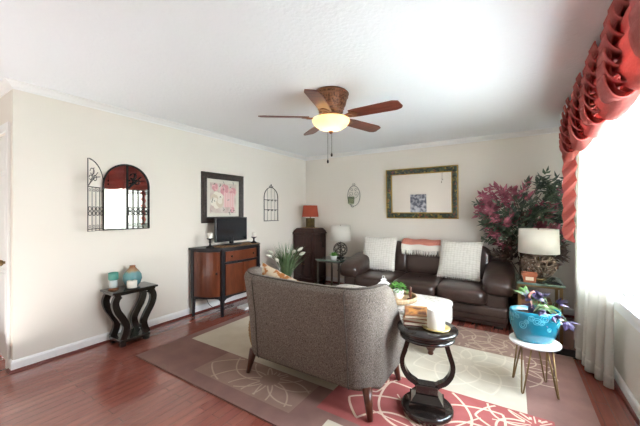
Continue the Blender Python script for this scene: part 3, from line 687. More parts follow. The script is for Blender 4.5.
def knit_mat():
    m = bpy.data.materials.new('ivory_knit'); m.use_nodes = True; N = m.node_tree.nodes; L = m.node_tree.links; b = N['Principled BSDF']
    b.inputs['Base Color'].default_value = lin('e4dfd6'); b.inputs['Roughness'].default_value = .95
    t = N.new('ShaderNodeTexCoord'); mp = N.new('ShaderNodeMapping'); mp.inputs['Scale'].default_value = (26, 1, 34); mp.inputs['Rotation'].default_value = (0, 0, 0); L.new(t.outputs['Object'], mp.inputs[0])
    v = N.new('ShaderNodeTexVoronoi'); v.inputs['Scale'].default_value = 1; v.inputs['Randomness'].default_value = .25; L.new(mp.outputs[0], v.inputs['Vector'])
    bp = N.new('ShaderNodeBump'); bp.inputs['Strength'].default_value = .7; bp.inputs['Distance'].default_value = .012; bp.invert = True; L.new(v.outputs['Distance'], bp.inputs['Height']); L.new(bp.outputs[0], b.inputs['Normal'])
    r = N.new('ShaderNodeValToRGB'); r.color_ramp.elements[0].color = lin('e0dbd1'); r.color_ramp.elements[1].color = lin('c8c1b5'); r.color_ramp.elements[0].position = .35; r.color_ramp.elements[1].position = .8
    L.new(v.outputs['Distance'], r.inputs[0]); L.new(r.outputs[0], b.inputs['Base Color']); return m
KNIT = knit_mat()
def pillow(name, label, loc, wd, hh, th, rot, m, cat='cushion', fringe=True, group=None):
    p = T(name, label, cat, loc, 0, group); p.rotation_euler = rot
    c = MB()
    for sg in (-1, 1):
        c.grid(lambda u, v, sg=sg: ((2*u-1)*wd/2*(1-.05*(1-(2*v-1)**2)), sg*th/2*((1-abs(2*u-1)**2.6)*(1-abs(2*v-1)**2.6))**.55, (2*v-1)*hh/2*(1-.05*(1-(2*u-1)**2))+hh/2), 22, 22)
    obj('cover', c, m, p)
    if fringe:
        f = MB()
        for i in range(22):
            x = -wd/2+.015+i*(wd-.03)/21; f.tube([(x, 0, .005+.01), (x+random.uniform(-.006, .006), -.008, -.012)], .005, 4)
        obj('fringe', f, m, p)
    return p
pillow('throw_pillow', 'ivory textured cushion at the left end of the leather sofa', (-1.76, 4.38, .46), .54, .52, .15, (math.radians(-20), 0, math.radians(4)), KNIT)
pillow('throw_pillow', 'ivory textured cushion at the right end of the leather sofa', (-.62, 4.35, .46), .54, .52, .15, (math.radians(-20), 0, math.radians(-6)), KNIT)
bl_ = T('throw_blanket', 'coral throw with white fringed border draped over the middle of the sofa back', 'blanket', (-1.15, 4.42, 0))
def drape(u, v):
    x = (u-.5)*.60+.02*(v-.5); pts = [(.50, .62), (.475, .80), (.44, .893), (.36, .917), (.27, .915), (.195, .885), (.165, .83), (.15, .775)]
    t = v*(len(pts)-1); k = min(int(t), len(pts)-2); f_ = t-k
    y, z = pts[k][0]*(1-f_)+pts[k+1][0]*f_, pts[k][1]*(1-f_)+pts[k+1][1]*f_
    return (x, y-.012+.004*math.sin(9*u), z+.006*math.sin(14*u+2*v))
c = MB(); c.sheet(drape, 24, 28, .012)
def bandmat():
    return mat('coral_throw', 'c77a68', .95, col2='d08876', scale=60, bump=.4, bscale=120)
obj('cloth', c, bandmat(), bl_)
c2 = MB(); c2.sheet(lambda u, v: (lambda p: (p[0], p[1]-.009, p[2]))(drape(u, .80+.20*v)), 24, 8, .008); wb = obj('border', c2, mat('ivory_border', 'e3ddd2', .95, bump=.4, bscale=120), bl_)
fr = MB()
for i in range(44):
    x = -.29+i*.58/43; p = drape((x+.3)/.6, 1); fr.tube([(p[0], p[1]-.01, p[2]+.01), (p[0]+random.uniform(-.006, .006), p[1]-.014, p[2]-.04), (p[0]+random.uniform(-.012, .012), p[1]-.016, p[2]-.075)], [.0055, .005, .002], 5)
obj('fringe', fr, MATS['ivory_border'], bl_)

# ------------------------------------------------------------------ glass end table, lamp and succulent left of the sofa
GTOP = mat('green_glass_top', '5f746a', .06, col2='7c9084', scale=5, coat=.5)
PEWT = mat('pewter_metal', '6a655d', .4, metal=.7)
def glass_table(label, loc, w_, d_, h_, metal, shelf):
    t = T('end_table', label, 'side table', loc)
    obj('tabletop', MB().b2((-w_/2, -d_/2, h_-.022), (w_/2, d_/2, h_), .003), GTOP, t)
    f = MB()
    for y in (-d_/2+.03, d_/2-.03): f.box((0, y, h_-.034), (w_-.04, .022, .022))
    for x in (-w_/2+.03, w_/2-.03): f.box((x, 0, h_-.034), (.022, d_-.04, .022))
    obj('frame', f, metal, t)
    for sx in (-1, 1):
        for sy in (-1, 1): obj('leg', MB().box((sx*(w_/2-.03), sy*(d_/2-.03), (h_-.024)/2), (.028, .028, h_-.024), .003), metal, t)
    if shelf: obj('shelf', MB().b2((-w_/2+.02, -d_/2+.02, shelf-.015), (w_/2-.02, d_/2-.02, shelf), .002), GTOP, t)
    return t
glass_table('green glass-topped end table left of the sofa', (-2.56, 4.48, 0), .46, .52, .555, PEWT, None)
def wrapped_sphere(c, R, n, r, mat_, parent, nm='wire_orb', seed=3, jit=.0):
    rnd = random.Random(seed); s_ = MB()
    for i in range(n):
        ax = Vector((rnd.gauss(0, 1), rnd.gauss(0, 1), rnd.gauss(0, 1))).normalized(); u = ax.orthogonal().normalized(); v = ax.cross(u); o = rnd.uniform(-.45, .45)*R; rr = math.sqrt(R*R-o*o); q = []
        for k in range(30):
            a_ = 2*PI*k/30; z = 1+rnd.uniform(-jit, jit); q.append(tuple(Vector(c)+(ax*o+u*rr*math.cos(a_)+v*rr*math.sin(a_))*z))
        s_.tube(q, r, 5, closed=True)
    return obj(nm, s_, mat_, parent)
ll = T('table_lamp', 'white drum-shade lamp with openwork wire ball base left of the sofa', 'lamp', (-2.50, 4.56, .5555))
q = MB(); q.lathe([(0, 0), (.07, 0), (.07, .012), (.01, .02), (0, .02)]); q.cyl((0, 0, .01), (0, 0, .5), .006); obj('base', q, IRON, ll)
wrapped_sphere((0, 0, .145), .12, 16, .0045, mat('dark_wire', '4a443d', .5, metal=.4), ll, seed=5)
drum(.172, .165, .295, .56, CREAMF, ll)
su = T('succulent', 'small green succulent in a white pot beside the wire ball lamp', 'plant', (-2.50, 4.33, .5555))
obj('pot', MB().lathe([(0, 0), (.045, 0), (.055, .05), (.056, .065), (.05, .065), (.047, .052), (0, .05)]), CERAM, su)
m_ = MB()
for i in range(34):
    a = i*2.4; t = i/34; d_ = Vector((math.cos(a)*(1.1-t), math.sin(a)*(1.1-t), .35+t*1.3)); m_.leaf(Vector((.012*math.cos(a), .012*math.sin(a), .055)), d_, Vector((0, 0, 1)), .09-.02*t, .026)
obj('leaves', m_, LTGREEN, su)

# ------------------------------------------------------------------ tree in the corner behind the right-hand end table
tr = T('silk_tree', 'bushy artificial tree with burgundy and dark green leaves in the back right corner', 'plant', (.12, 4.68, 0))
p = MB(); p.lathe([(0, 0), (.13, 0), (.15, .04), (.165, .22), (.17, .25), (.15, .25), (.145, .22), (0, .21)])
for z in (.06, .1, .14, .18): p.tube(arc((0, 0), .158+z*.05, 0, 2*PI*31/32, 31, 'xy', z), .009, 6, closed=True)
obj('pot', p, mat('brown_wicker', '6b4a30', .8, col2='3f2b1c', scale=40), tr)
tk = MB(); tips = []
clusters = [(-.30, -.05, 1.60, .17, 'r'), (-.13, -.1, 1.63, .15, 'r'), (-.38, -.02, 1.50, .11, 'r'), (.13, -.1, 1.70, .14, 'g'), (.30, -.05, 1.66, .16, 'g'), (-.05, -.12, 1.47, .20, 'g'), (.2, -.14, 1.48, .22, 'g'), (.38, -.05, 1.45, .15, 'g'),
            (-.30, -.05, 1.32, .16, 'g'), (-.24, -.12, 1.38, .13, 'r'), (-.05, -.1, 1.25, .17, 'g'), (.15, -.12, 1.28, .17, 'r'), (.33, -.05, 1.25, .14, 'g'), (-.32, 0, 1.12, .13, 'g'), (-.16, -.1, 1.10, .15, 'g'), (.05, -.05, 1.05, .15, 'g'), (.25, 0, 1.05, .14, 'g'),
            (-.12, -.1, .90, .13, 'd'), (.05, -.1, .86, .13, 'd'), (-.2, -.05, .80, .1, 'd'), (.2, -.05, .88, .12, 'd'), (.42, -.02, 1.6, .1, 'g'), (-.47, -.05, 1.56, .07, 'g')]
for k in range(3):
    a = k*2.1; tk.tube(smooth([(.03*math.cos(a), .03*math.sin(a), .2), (.04*math.cos(a+1), .04*math.sin(a+1), .6), (.03*math.cos(a+2), .03*math.sin(a+2), 1.0), (.06*math.cos(a), .06*math.sin(a), 1.4)], 5), [.014]*12+[.01]*4, 7)
clusters = [(x+.04, y, z-.13 if z > 1.2 else z-.06, rr*.95, kd) for x, y, z, rr, kd in clusters]
for x, y, z, rr, kd in clusters:
    zz = min(1.35, max(.5, z-.28)); tk.tube(smooth([(0, 0, zz-.1), (x*.4, y*.4, zz+.06), (x, y, z)], 5), .005, 5)
obj('trunk', tk, mat('bark', '4c3a2c', .8, col2='6a523d', scale=20), tr)
LV = {'r': MB(), 'g': MB(), 'd': MB()}
for x, y, z, rr, kd in clusters:
    n = int(120*(rr/.15)**1.7)
    for sp_ in range(max(n//7, 2)):
        c_ = Vector((x, y, z))+Vector((random.gauss(0, .5), random.gauss(0, .5), random.gauss(0, .5)))*rr
        dr = (c_-Vector((x*.4, y*.4-.02, z-.12))).normalized(); dr.z -= .25; dr.normalize(); sd = dr.orthogonal().normalized()
        kk = kd
        if kd != 'd' and random.random() < .12: kk = 'g' if kd == 'r' else 'r'
        for j in range(8):
            t = j/8; pp = c_+dr*t*.13; an = (-1)**j*random.uniform(.5, 1.0); dd = (dr*math.cos(an)+sd*math.sin(an)+Vector((random.gauss(0, .25), random.gauss(0, .25), random.gauss(0, .25)-.1))).normalized()
            if pp.x+.12 > .50 or pp.y+4.68 > 4.9: continue
            LV[kk].leaf(pp, dd, Vector((random.gauss(0, .5), -.5, 1)).normalized(), random.uniform(.075, .12), random.uniform(.034, .05))
obj('burgundy_foliage', LV['r'], REDLEAF, tr, label='burgundy red leaves'); obj('green_foliage', LV['g'], DKGREEN, tr, label='dark green leaves'); obj('low_foliage', LV['d'], mat('brown_leaf', '40322a', .6, col2='5d4a3c', scale=9), tr, label='dull brown leaves low on the trunk')

# ------------------------------------------------------------------ right-hand end table
glass_table('green glass-topped brass end table right of the sofa', (.235, 4.085, 0), .41, .47, .60, BRASS, .2)
rl_ = T('table_lamp', 'large lamp with wide white drum shade and woven twig ball base', 'lamp', (.235, 4.12, .6005))
q = MB(); q.lathe([(0, 0), (.075, 0), (.075, .012), (.012, .02), (0, .02)]); q.cyl((0, 0, .01), (0, 0, .5), .009); obj('base', q, BRASS, rl_)
wrapped_sphere((0, 0, .16), .152, 19, .0085, TWIG, rl_, 'twig_ball', 11, .05)
drum(.187, .18, .29, .555, CREAMF, rl_)
tp = T('terracotta_pot', 'small square terracotta pot with a cream label beside the twig ball lamp', 'pot', (.145, 3.91, .6005))
q = MB(); q.rings([[(sx*s_, sy*s_, z) for sx, sy in ((-1, -1), (1, -1), (1, 1), (-1, 1))] for s_, z in ((.052, 0), (.062, .075), (.068, .075), (.068, .095), (.06, .095), (.056, .08))], 0, False)
obj('body', q, mat('terracotta', 'a25c3c', .7), tp); obj('label_plate', MB().box((0, -.062, .042), (.07, .006, .035)), mat('cream_label', 'd9cdb4', .7), tp)
cs_ = obj('coaster', MB().b2((-.06, -.06, 0), (.06, .06, .008), .002), IRON); tag(cs_, 'flat dark coaster at the front right of the brass end table', 'coaster', loc=(.34, 3.93, .6005), rz=.3)
wb_ = T('wooden_box', 'brown wooden box on the low shelf of the brass end table', 'box', (.2, 4.09, .2005))
q = MB(); q.b2((-.14, -.13, 0), (.14, .13, .17), .006); obj('body', q, mat('brown_wood', '6e4a30', .5, col2='855c3d', scale=5, stretch=(2, 2, 12)), wb_); obj('lid', MB().b2((-.146, -.136, .17), (.146, .136, .19), .004), MATS['brown_wood'], wb_)
fr_ = T('floor_register', 'low black slotted box on the floor beside the white curtain', 'floor vent', (.40, 3.66, 0))
q = MB(); q.b2((-.14, -.09, 0), (.14, .09, .012), .003); obj('plate', q, PLB, fr_)
q = MB()
for i in range(9): q.b2((-.12, -.075+i*.018, .012), (.12, -.068+i*.018, .02))
obj('slat', q, PLB, fr_)

# ------------------------------------------------------------------ hairpin plant stand with turquoise planter
ps = T('plant_stand', 'round white stand on gold hairpin legs carrying the turquoise planter', 'plant stand', (.135, 2.785, RT), math.radians(15))
obj('tabletop', MB().lathe([(0, .345), (.158, .345), (.163, .35), (.163, .36), (.158, .364), (0, .364)], n=40), CERAM, ps)
for k in range(4):
    a = PI/4+k*PI/2; d_ = Vector((math.cos(a), math.sin(a), 0)); s_ = Vector((-d_.y, d_.x, 0)); q = MB()
    pts = [tuple(d_*.10+s_*.035+Vector((0, 0, .345))), tuple(d_*.155+s_*.006+Vector((0, 0, .012))), tuple(d_*.158+Vector((0, 0, .006))), tuple(d_*.155-s_*.006+Vector((0, 0, .012))), tuple(d_*.10-s_*.035+Vector((0, 0, .345)))]
    q.tube(pts, .0055, 8); q.box(tuple(d_*.10+Vector((0, 0, .343))), (.03, .08, .004), rot=(0, 0, a)); obj('leg', q, BRASS, ps)
TQ = mat('turquoise_glaze', '126c80', .2, col2='197a91', scale=5, coat=.4)
pl_ = T('planter', 'oval turquoise planter with raised circle pattern and leafy violet plant', 'planter', (.135, 2.785, .3787), math.radians(25))
prof = [(0, 0), (.115, 0), (.13, .012), (.158, .1), (.168, .2), (.17, .225), (.164, .23), (.158, .222), (.15, .17), (0, .165)]
q = MB().lathe(prof, n=40, sy=.68); rnd = random.Random(4)
def prad(z): return .13+(.158-.13)*(z-.012)/.088 if z < .1 else .158+.01*(z-.1)/.1
for i in range(34):
    a0 = 2*PI*i/34+rnd.uniform(-.05, .05); z0 = .165+rnd.uniform(-.055, .035); rr = rnd.choice((.018, .024, .014))
    for R_ in (rr, rr*.5):
        pts = []
        for k in range(14):
            t = 2*PI*k/14; z = z0+R_*math.sin(t); a = a0+R_*math.cos(t)/.15; pr_ = prad(z)+.001; pts.append((pr_*math.cos(a), .68*pr_*math.sin(a), z))
        q.tube(pts, .0018, 5, m=1, closed=True)
obj('pot', q, [TQ, mat('turquoise_relief', '58b4c4', .25)], pl_)
obj('soil', MB().lathe([(0, .166), (.149, .166), (.153, .196), (.1, .205), (0, .208)], n=30, sy=.67), mat('soil', '2e241c', .95, col2='473829', scale=50), pl_)
plant = {'p': MB(), 'w': MB(), 's': MB(), 'k': MB()}
Minv = Matrix.Rotation(-math.radians(25), 3, 'Z')
rnd = random.Random(9)
for i in range(30):
    # stems lean out to the camera's right and towards the wall side
    t = rnd.random(); b0 = Vector((rnd.uniform(-.02, .10), rnd.uniform(-.03, .05), .175)); tip = b0+Vector((-.035+.11*t+rnd.gauss(0, .025), -.01+rnd.gauss(0, .035), .12-.13*t+rnd.gauss(0, .025)))
    b0 = Minv @ b0; tip = Minv @ tip; mid = (b0+tip)/2+Vector((0, 0, .05)); pts = smooth([tuple(b0), tuple(mid), tuple(tip)], 5); plant['s'].tube(pts, .003, 5)
    dd = (tip-mid).normalized(); kd = 'p' if rnd.random() < .62 else ('s' if rnd.random() < .6 else 'w')
    for j in range(4):
        d2 = (dd+Vector((rnd.gauss(0, .6), rnd.gauss(0, .6), rnd.gauss(0, .5)))).normalized(); plant[kd].leaf(tip, d2, Vector((rnd.gauss(0, .3), rnd.gauss(0, .3), 1)), rnd.uniform(.06, .095), rnd.uniform(.038, .055))
for k in range(1):
    b0 = Minv @ Vector((-.01, .0, .17)); plant['k'].tube(smooth([tuple(b0), tuple(b0+Vector((-.01, 0, .1))), tuple(b0+Vector((-.03+.015*k, -.01, .17))), tuple(b0+Vector((-.0+.01*k, -.02, .20)))], 5), [.004]*8+[.009]*8, 6)
obj('stems', plant['s'], GREEN, pl_); obj('purple_leaves', plant['p'], PURPLE, pl_, label='dark purple leaves'); obj('pale_leaves', plant['w'], PALELEAF, pl_, label='pale green edged leaves'); obj('pink_shoot', plant['k'], mat('pink_shoot', 'b5706a', .5, col2='d9a190', scale=20), pl_, label='curling pink shoot')

# ------------------------------------------------------------------ upholstered ottoman used as a coffee table
ot = T('ottoman', 'long ivory upholstered ottoman with turned wooden legs used as a coffee table', 'ottoman', (-1.20, 3.15, RT))
def script_mat():
    m = bpy.data.materials.new('ivory_printed_linen'); m.use_nodes = True; N = m.node_tree.nodes; L = m.node_tree.links; b = N['Principled BSDF']
    t = N.new('ShaderNodeTexCoord'); mp = N.new('ShaderNodeMapping'); mp.inputs['Scale'].default_value = (22, 75, 75); L.new(t.outputs['Object'], mp.inputs[0])
    n = N.new('ShaderNodeTexNoise'); n.inputs['Scale'].default_value = 1; n.inputs['Detail'].default_value = 3; L.new(mp.outputs[0], n.inputs['Vector'])
    r = N.new('ShaderNodeValToRGB'); e = r.color_ramp.elements; e[0].position = .54; e[0].color = lin('d9d3c8'); e[1].position = .64; e[1].color = lin('8f877d')
    L.new(n.outputs['Fac'], r.inputs[0]); L.new(r.outputs[0], b.inputs['Base Color']); b.inputs['Roughness'].default_value = .9; return m
SCR = script_mat()
obj('body', MB().box((0, 0, .265), (1.34, .56, .21), .05, seg=4), SCR, ot)
obj('cushion_top', MB().sup((0, 0, .375), (1.36, .58, .11), .5, .18), SCR, ot)
for sx in (-1, 1):
    for sy in (-1, 1): obj('leg', MB().lathe([(0, 0), (.022, 0), (.028, .012), (.022, .03), (.036, .045), (.05, .075), (.05, .095), (.034, .12), (.03, .128), (.046, .14), (.046, .168), (0, .168)], (sx*.55, sy*.215, 0), 18), OAK, ot)
OZ = .4447
TX, TY = -1.03, 3.05
ty = T('tray', 'round wooden tray with rope rim standing on the ivory ottoman', 'tray', (TX, TY, OZ))
TW = mat('pale_wood_tray', 'a88b66', .55, col2='c4aa85', scale=6, stretch=(1, 10, 1))
obj('tray_base', MB().lathe([(0, 0), (.20, 0), (.205, .005), (.205, .012), (0, .012)], n=40), TW, ty)
obj('rim', MB().rings([[(r_*math.cos(2*PI*k/40), r_*math.sin(2*PI*k/40), z) for k in range(40)] for r_, z in ((.205, .0), (.215, .0), (.217, .045), (.205, .045))], 0, True, False, True), TW, ty)
TZ = OZ+.0125
ln = T('lantern', 'small white house-shaped lantern standing on the wooden tray', 'lantern', (TX-.135, TY+.03, TZ))
WM = mat('white_metal', 'ebeae6', .5)
q = MB(); q.box((0, 0, .006), (.09, .09, .012), .002)
for sx in (-1, 1):
    for sy in (-1, 1): q.box((sx*.038, sy*.038, .06), (.01, .01, .1))
q.box((0, 0, .108), (.09, .09, .012), .002)
for sx, sy, d_ in ((0, 1, (.08, .006, .02)), (0, -1, (.08, .006, .02)), (1, 0, (.006, .08, .02)), (-1, 0, (.006, .08, .02))): q.box((sx*.038, sy*.038, .03), d_)
obj('frame', q, WM, ln)
q = MB(); q.rings([[(sx*s_, sy*s_, z) for sx, sy in ((-1, -1), (1, -1), (1, 1), (-1, 1))] for s_, z in ((.056, .114), (.052, .118), (.022, .148), (.02, .165), (.026, .166), (.004, .18))], 0, False); q.tube(arc((0, .19), .014, 0, 2*PI*.95, 14, 'xz', 0), .003, 6, closed=True); obj('roof', q, WM, ln)
pc = obj('pillar_candle', MB().lathe([(0, .0), (.022, .0), (.022, .055), (0, .056)], n=16), WAX); tag(pc, 'short white candle inside the small white lantern', 'candle', loc=(TX-.135, TY+.03, TZ+.0125))
ip2 = T('potted_plant', 'bright green trailing plant in a white pot on the wooden tray', 'plant', (TX+.035, TY+.0, TZ))
obj('pot', MB().lathe([(0, 0), (.04, 0), (.052, .03), (.055, .085), (.05, .085), (.046, .07), (0, .07)], n=24), CERAM, ip2)
q = MB()
for i in range(130):
    a = random.uniform(0, 2*PI); rr = random.uniform(0, .08); z = .10+.045*(1-(rr/.08)**2)+random.uniform(-.02, .01)-(max(rr-.05, 0))*.7
    q.leaf(Vector((rr*math.cos(a)*1.1, rr*math.sin(a), z)), Vector((math.cos(a), math.sin(a), random.uniform(-.3, .8))), Vector((0, 0, 1)), random.uniform(.025, .045), .022)
obj('foliage', q, LTGREEN, ip2)
bk = obj('wooden_block', MB().box((0, 0, .045), (.035, .06, .09), .004), mat('blond_wood', 'c9a87a', .6, col2='b38d5e', scale=6, stretch=(1, 1, 8))); tag(bk, 'blond upright wooden block between lantern and green plant on the tray', 'wooden block', loc=(TX-.045, TY-.075, TZ), rz=.4)
bt = T('candlestick', 'thin dark brown candlestick at the right of the tray on the ottoman', 'candlestick', (TX+.155, TY+.01, TZ))
obj('base', MB().lathe([(0, 0), (.032, 0), (.034, .006), (.014, .016), (0, .018)], n=18), OAK, bt); obj('stem', MB().lathe([(0, .014), (.009, .014), (.013, .04), (.008, .06), (.014, .08), (.013, .125), (.006, .13), (0, .13)], n=14), OAK, bt)

# ------------------------------------------------------------------ grey tweed armchair, back to the camera
ac = T('armchair', 'wide grey tweed armchair with back towards the viewer and tapered wooden legs', 'armchair', (-1.306, 1.715, RT))
HW, RC, AY = .592, .19, .71
path = []
for i in range(13): path.append((HW, AY-(AY-RC)*i/12, (1, 0)))
for i in range(1, 9):
    a = -PI/2*i/9; path.append((HW-RC+RC*math.cos(a), RC+RC*math.sin(a), (math.cos(a), math.sin(a))))
for i in range(17): path.append((HW-RC-(2*HW-2*RC)*i/16, 0, (0, -1)))
for i in range(1, 9):
    a = -PI/2-PI/2*i/9; path.append((-HW+RC+RC*math.cos(a), RC+RC*math.sin(a), (math.cos(a), math.sin(a))))
for i in range(13): path.append((-HW, RC+(AY-RC)*i/12, (-1, 0)))
def atop(y, x):
    b_ = .825+.022*abs(x/HW)**2.5
    if y < .2: return b_
    t = min((y-.2)/(AY-.2), 1); s_ = t*t*(3-2*t); return b_*(1-s_)+.38*s_
sh = MB(); rs = []
for i, (x, y, n) in enumerate(path):
    h_ = atop(y, x); fl_ = .025*(h_-.18)/.65; TH = .105; back = -.045
    bo = lambda z: -.05*(1-(z-.17)/.66)*(1 if n[1] < -.3 else .35)   # lower edge tucks in
    se = [(bo(.17), .17), (bo(.17)+.012, .20), (bo((.2+h_)/2)+.01, (.2+h_)/2), (fl_, h_-.04), (fl_-.008, h_-.015), (fl_-.03, h_), (fl_-.07, h_+.002), (fl_-.095, h_-.014), (fl_-TH, h_-.05), (-TH+.0, max(h_-.3, .22)), (-TH-.0, .2), (-.1, .17)]
    rs.append([(x+n[0]*o, y+n[1]*o, z) for o, z in se])
sh.rings(rs, 0, True, True)
shell = obj('shell', sh, TWEED, ac)
for ii in (0, -1):
    pp = MB()
    x, y, n = path[ii]; e = rs[ii]; c_ = Vector((sum(p[0] for p in e)/len(e), y, 0)); pp.rings([[(p[0], p[1]+dy, p[2]) if k == 0 else (c_.x+(p[0]-c_.x)*k, p[1]+dy, .30+(p[2]-.30)*k) for p in e] for dy, k in ((-.005, .999), (.02, .97), (.034, .8), (.036, .5))], 0, True, True)
    obj('arm_front', pp, TWEED, shell)
sm = MB()
for ii in (21, 37): sm.tube([tuple(Vector(p)+Vector((path[ii][2][0], path[ii][2][1], 0))*.003) for p in rs[ii][0:6]], .004, 6)
sm.tube([tuple(Vector(r_[5])+Vector((0, 0, .002))) for r_ in rs], .005, 6)
obj('piping', sm, mat('tweed_piping', '4a433c', .9, col2='5e564e', scale=80), shell)
obj('seat_base', MB().b2((-HW+.09, .09, .175), (HW-.09, AY-.02, .30), .02, seg=3), TWEED, ac)
obj('seat_cushion', MB().sup((0, .385, .375), (2*HW-.22, .62, .17), .4, .25), TWEED, ac)
for sx, sy in ((-1, 0), (1, 0), (-1, 1), (1, 1)):
    x, y = sx*(HW-.085), .10 if sy == 0 else AY-.10; q = MB(); q.tube([(x, y, .19), (x+sx*.035, y+(-.03 if sy == 0 else .03), 0.002)], [.034, .018], 16); obj('leg', q, OAK, ac)
pillow('throw_pillow', 'rust and cream patterned cushion peeking over the armchair back', (-1.60, 1.895, .475), .44, .43, .13, (math.radians(12), math.radians(14), math.radians(-4)), mat('rust_cream_pattern', 'b9783f', .9, col2='e0d3b8', scale=16, contrast=(.47, .53)), fringe=False)
bsk = T('basket', 'tall woven tan basket on the rug left of the armchair', 'basket', (-2.07, 2.23, RT))
q = MB(); rings = []
for z in [i*.36/36 for i in range(37)]:
    R_ = .125+.035*math.sin(PI*min(z/.36*1.0, 1))+.003*math.cos(z/.36*36*PI); rings.append([((R_+.004*math.sin(k*PI+z*90))*math.cos(2*PI*k/36), (R_+.004*math.sin(k*PI+z*90))*math.sin(2*PI*k/36), z) for k in range(36)])
for z in (.36, .30, .1, .02): rings.append([((.115)*math.cos(2*PI*k/36), (.115)*math.sin(2*PI*k/36), z) for k in range(36)])
q.rings(rings, 0, True, True); obj('body', q, mat('seagrass', 'a58456', .9, col2='7d6040', scale=40, stretch=(1, 1, 3)), bsk)
q = MB()
for sy in (-1, 1): q.tube(smooth([(-.05, sy*.13, .33), (-.045, sy*.14, .39), (.045, sy*.14, .39), (.05, sy*.13, .33)], 5), .008, 6)
obj('handle', q, MATS['seagrass'], bsk)

# ------------------------------------------------------------------ black lyre side table
lt = T('lyre_table', 'round black pedestal table with lyre-shaped support beside the armchair', 'side table', (-.485, 2.08, RT), math.radians(14))
q = MB(); q.lathe([(0, .515), (.16, .515), (.172, .52), (.176, .528), (.168, .535), (.185, .542), (.192, .55), (.192, .56), (.186, .566), (0, .566)], n=44); obj('tabletop', q, BLACK, lt)
ap2 = MB(); ap2.lathe([(0, .496), (.168, .496), (.174, .501), (.174, .515), (0, .515)], n=40); obj('apron', ap2, BLACK, lt)
for sg in (-1, 1):
    pr = smooth([(.118, 0, .505), (.122, 0, .46), (.142, 0, .39), (.158, 0, .33), (.15, 0, .27), (.115, 0, .215), (.075, 0, .19), (.05, 0, .165)], 5); rings = []
    for i, p in enumerate(pr):
        a = Vector(pr[min(i+1, len(pr)-1)])-Vector(pr[max(i-1, 0)]); a.normalize(); nx, nz = a.z, -a.x; hw = .015
        rings.append([(sg*(p[0]-nx*hw), -.024, p[2]-nz*hw), (sg*(p[0]-nx*hw), .024, p[2]-nz*hw), (sg*(p[0]+nx*hw), .024, p[2]+nz*hw), (sg*(p[0]+nx*hw), -.024, p[2]+nz*hw)])
    obj('lyre_arm', MB().rings(rings, 0, False), BLACK, lt)
q = MB(); q.box((0, 0, .158), (.135, .08, .06), .006); q.rings([[(sx*a_, sy*b_, z) for sx, sy in ((-1, -1), (1, -1), (1, 1), (-1, 1))] for a_, b_, z in ((.11, .085, .05), (.11, .085, .085), (.10, .075, .09), (.078, .055, .12), (.07, .048, .13))], 0, False); obj('plinth', q, BLACK, lt)
q = MB(); q.lathe([(0, .015), (.155, .015), (.165, .022), (.165, .04), (.155, .05), (0, .05)], n=44); obj('base', q, BLACK, lt)
for k in range(4):
    a = PI/4+k*PI/2; obj('foot', MB().lathe([(0, 0), (.014, 0), (.018, .008), (.014, .016), (0, .016)], (.12*math.cos(a), .12*math.sin(a), 0), 14), BLACK, lt)
LZ = RT+.5665
def book(label, loc, rz, sz, cover, title=None):
    o = T('book', label, 'book', loc, rz, 'books stacked on the lyre table'); a, b_, t = sz; q = MB()
    q.b2((-a/2, -b_/2, 0), (a/2, b_/2, .003)); q.b2((-a/2, -b_/2, t-.003), (a/2, b_/2, t)); q.b2((-a/2, -b_/2, 0), (-a/2+.004, b_/2, t)); obj('cover', q, cover, o)
    obj('pages', MB().b2((-a/2+.004, -b_/2+.006, .003), (a/2-.006, b_/2-.006, t-.003)), PAGES, o); return o
BX, BY = -.568, 2.145
book('dark red book at the bottom of the stack on the lyre table', (BX, BY, LZ), .25, (.165, .215, .024), mat('maroon_cover', '6d2f26', .5))
book('tan book in the middle of the stack on the lyre table', (BX+.005, BY+.005, LZ+.0243), .1, (.165, .21, .024), mat('tan_cover', '9a6a45', .5))
tb = book('brown picture-covered book on top of the stack on the lyre table', (BX+.0, BY, LZ+.0486), .3, (.165, .22, .022), mat('copper_cover', '8a4f2c', .35, col2='c08a4e', scale=14, contrast=(.4, .6)))
q = MB(); q.b2((-.055, -.075, .022), (.06, .075, .0228)); obj('cover_picture', q, mat('cover_picture', 'b9803f', .4, col2='5c2f1c', scale=22, contrast=(.45, .6)), tb)
gp_ = obj('plate', MB().lathe([(0, 0), (.06, 0), (.085, .008), (.088, .012), (.06, .006), (0, .005)], n=36), mat('gold_plate', 'a9925a', .35, metal=.5, col2='c9b577', scale=10)); tag(gp_, 'round gold plate under the white candle on the lyre table', 'plate', loc=(-.425, 2.07, LZ))
c5 = T('candle', 'thick white candle standing on the gold plate on the lyre table', 'candle', (-.425, 2.07, LZ+.0062))
obj('wax', MB().lathe([(0, 0), (.052, 0), (.054, .004), (.056, .12), (.05, .126), (.044, .118), (0, .112)], n=32), WAX, c5); obj('wick', MB().cyl((0, 0, .11), (.002, 0, .128), .0015, n=6), IRON, c5)

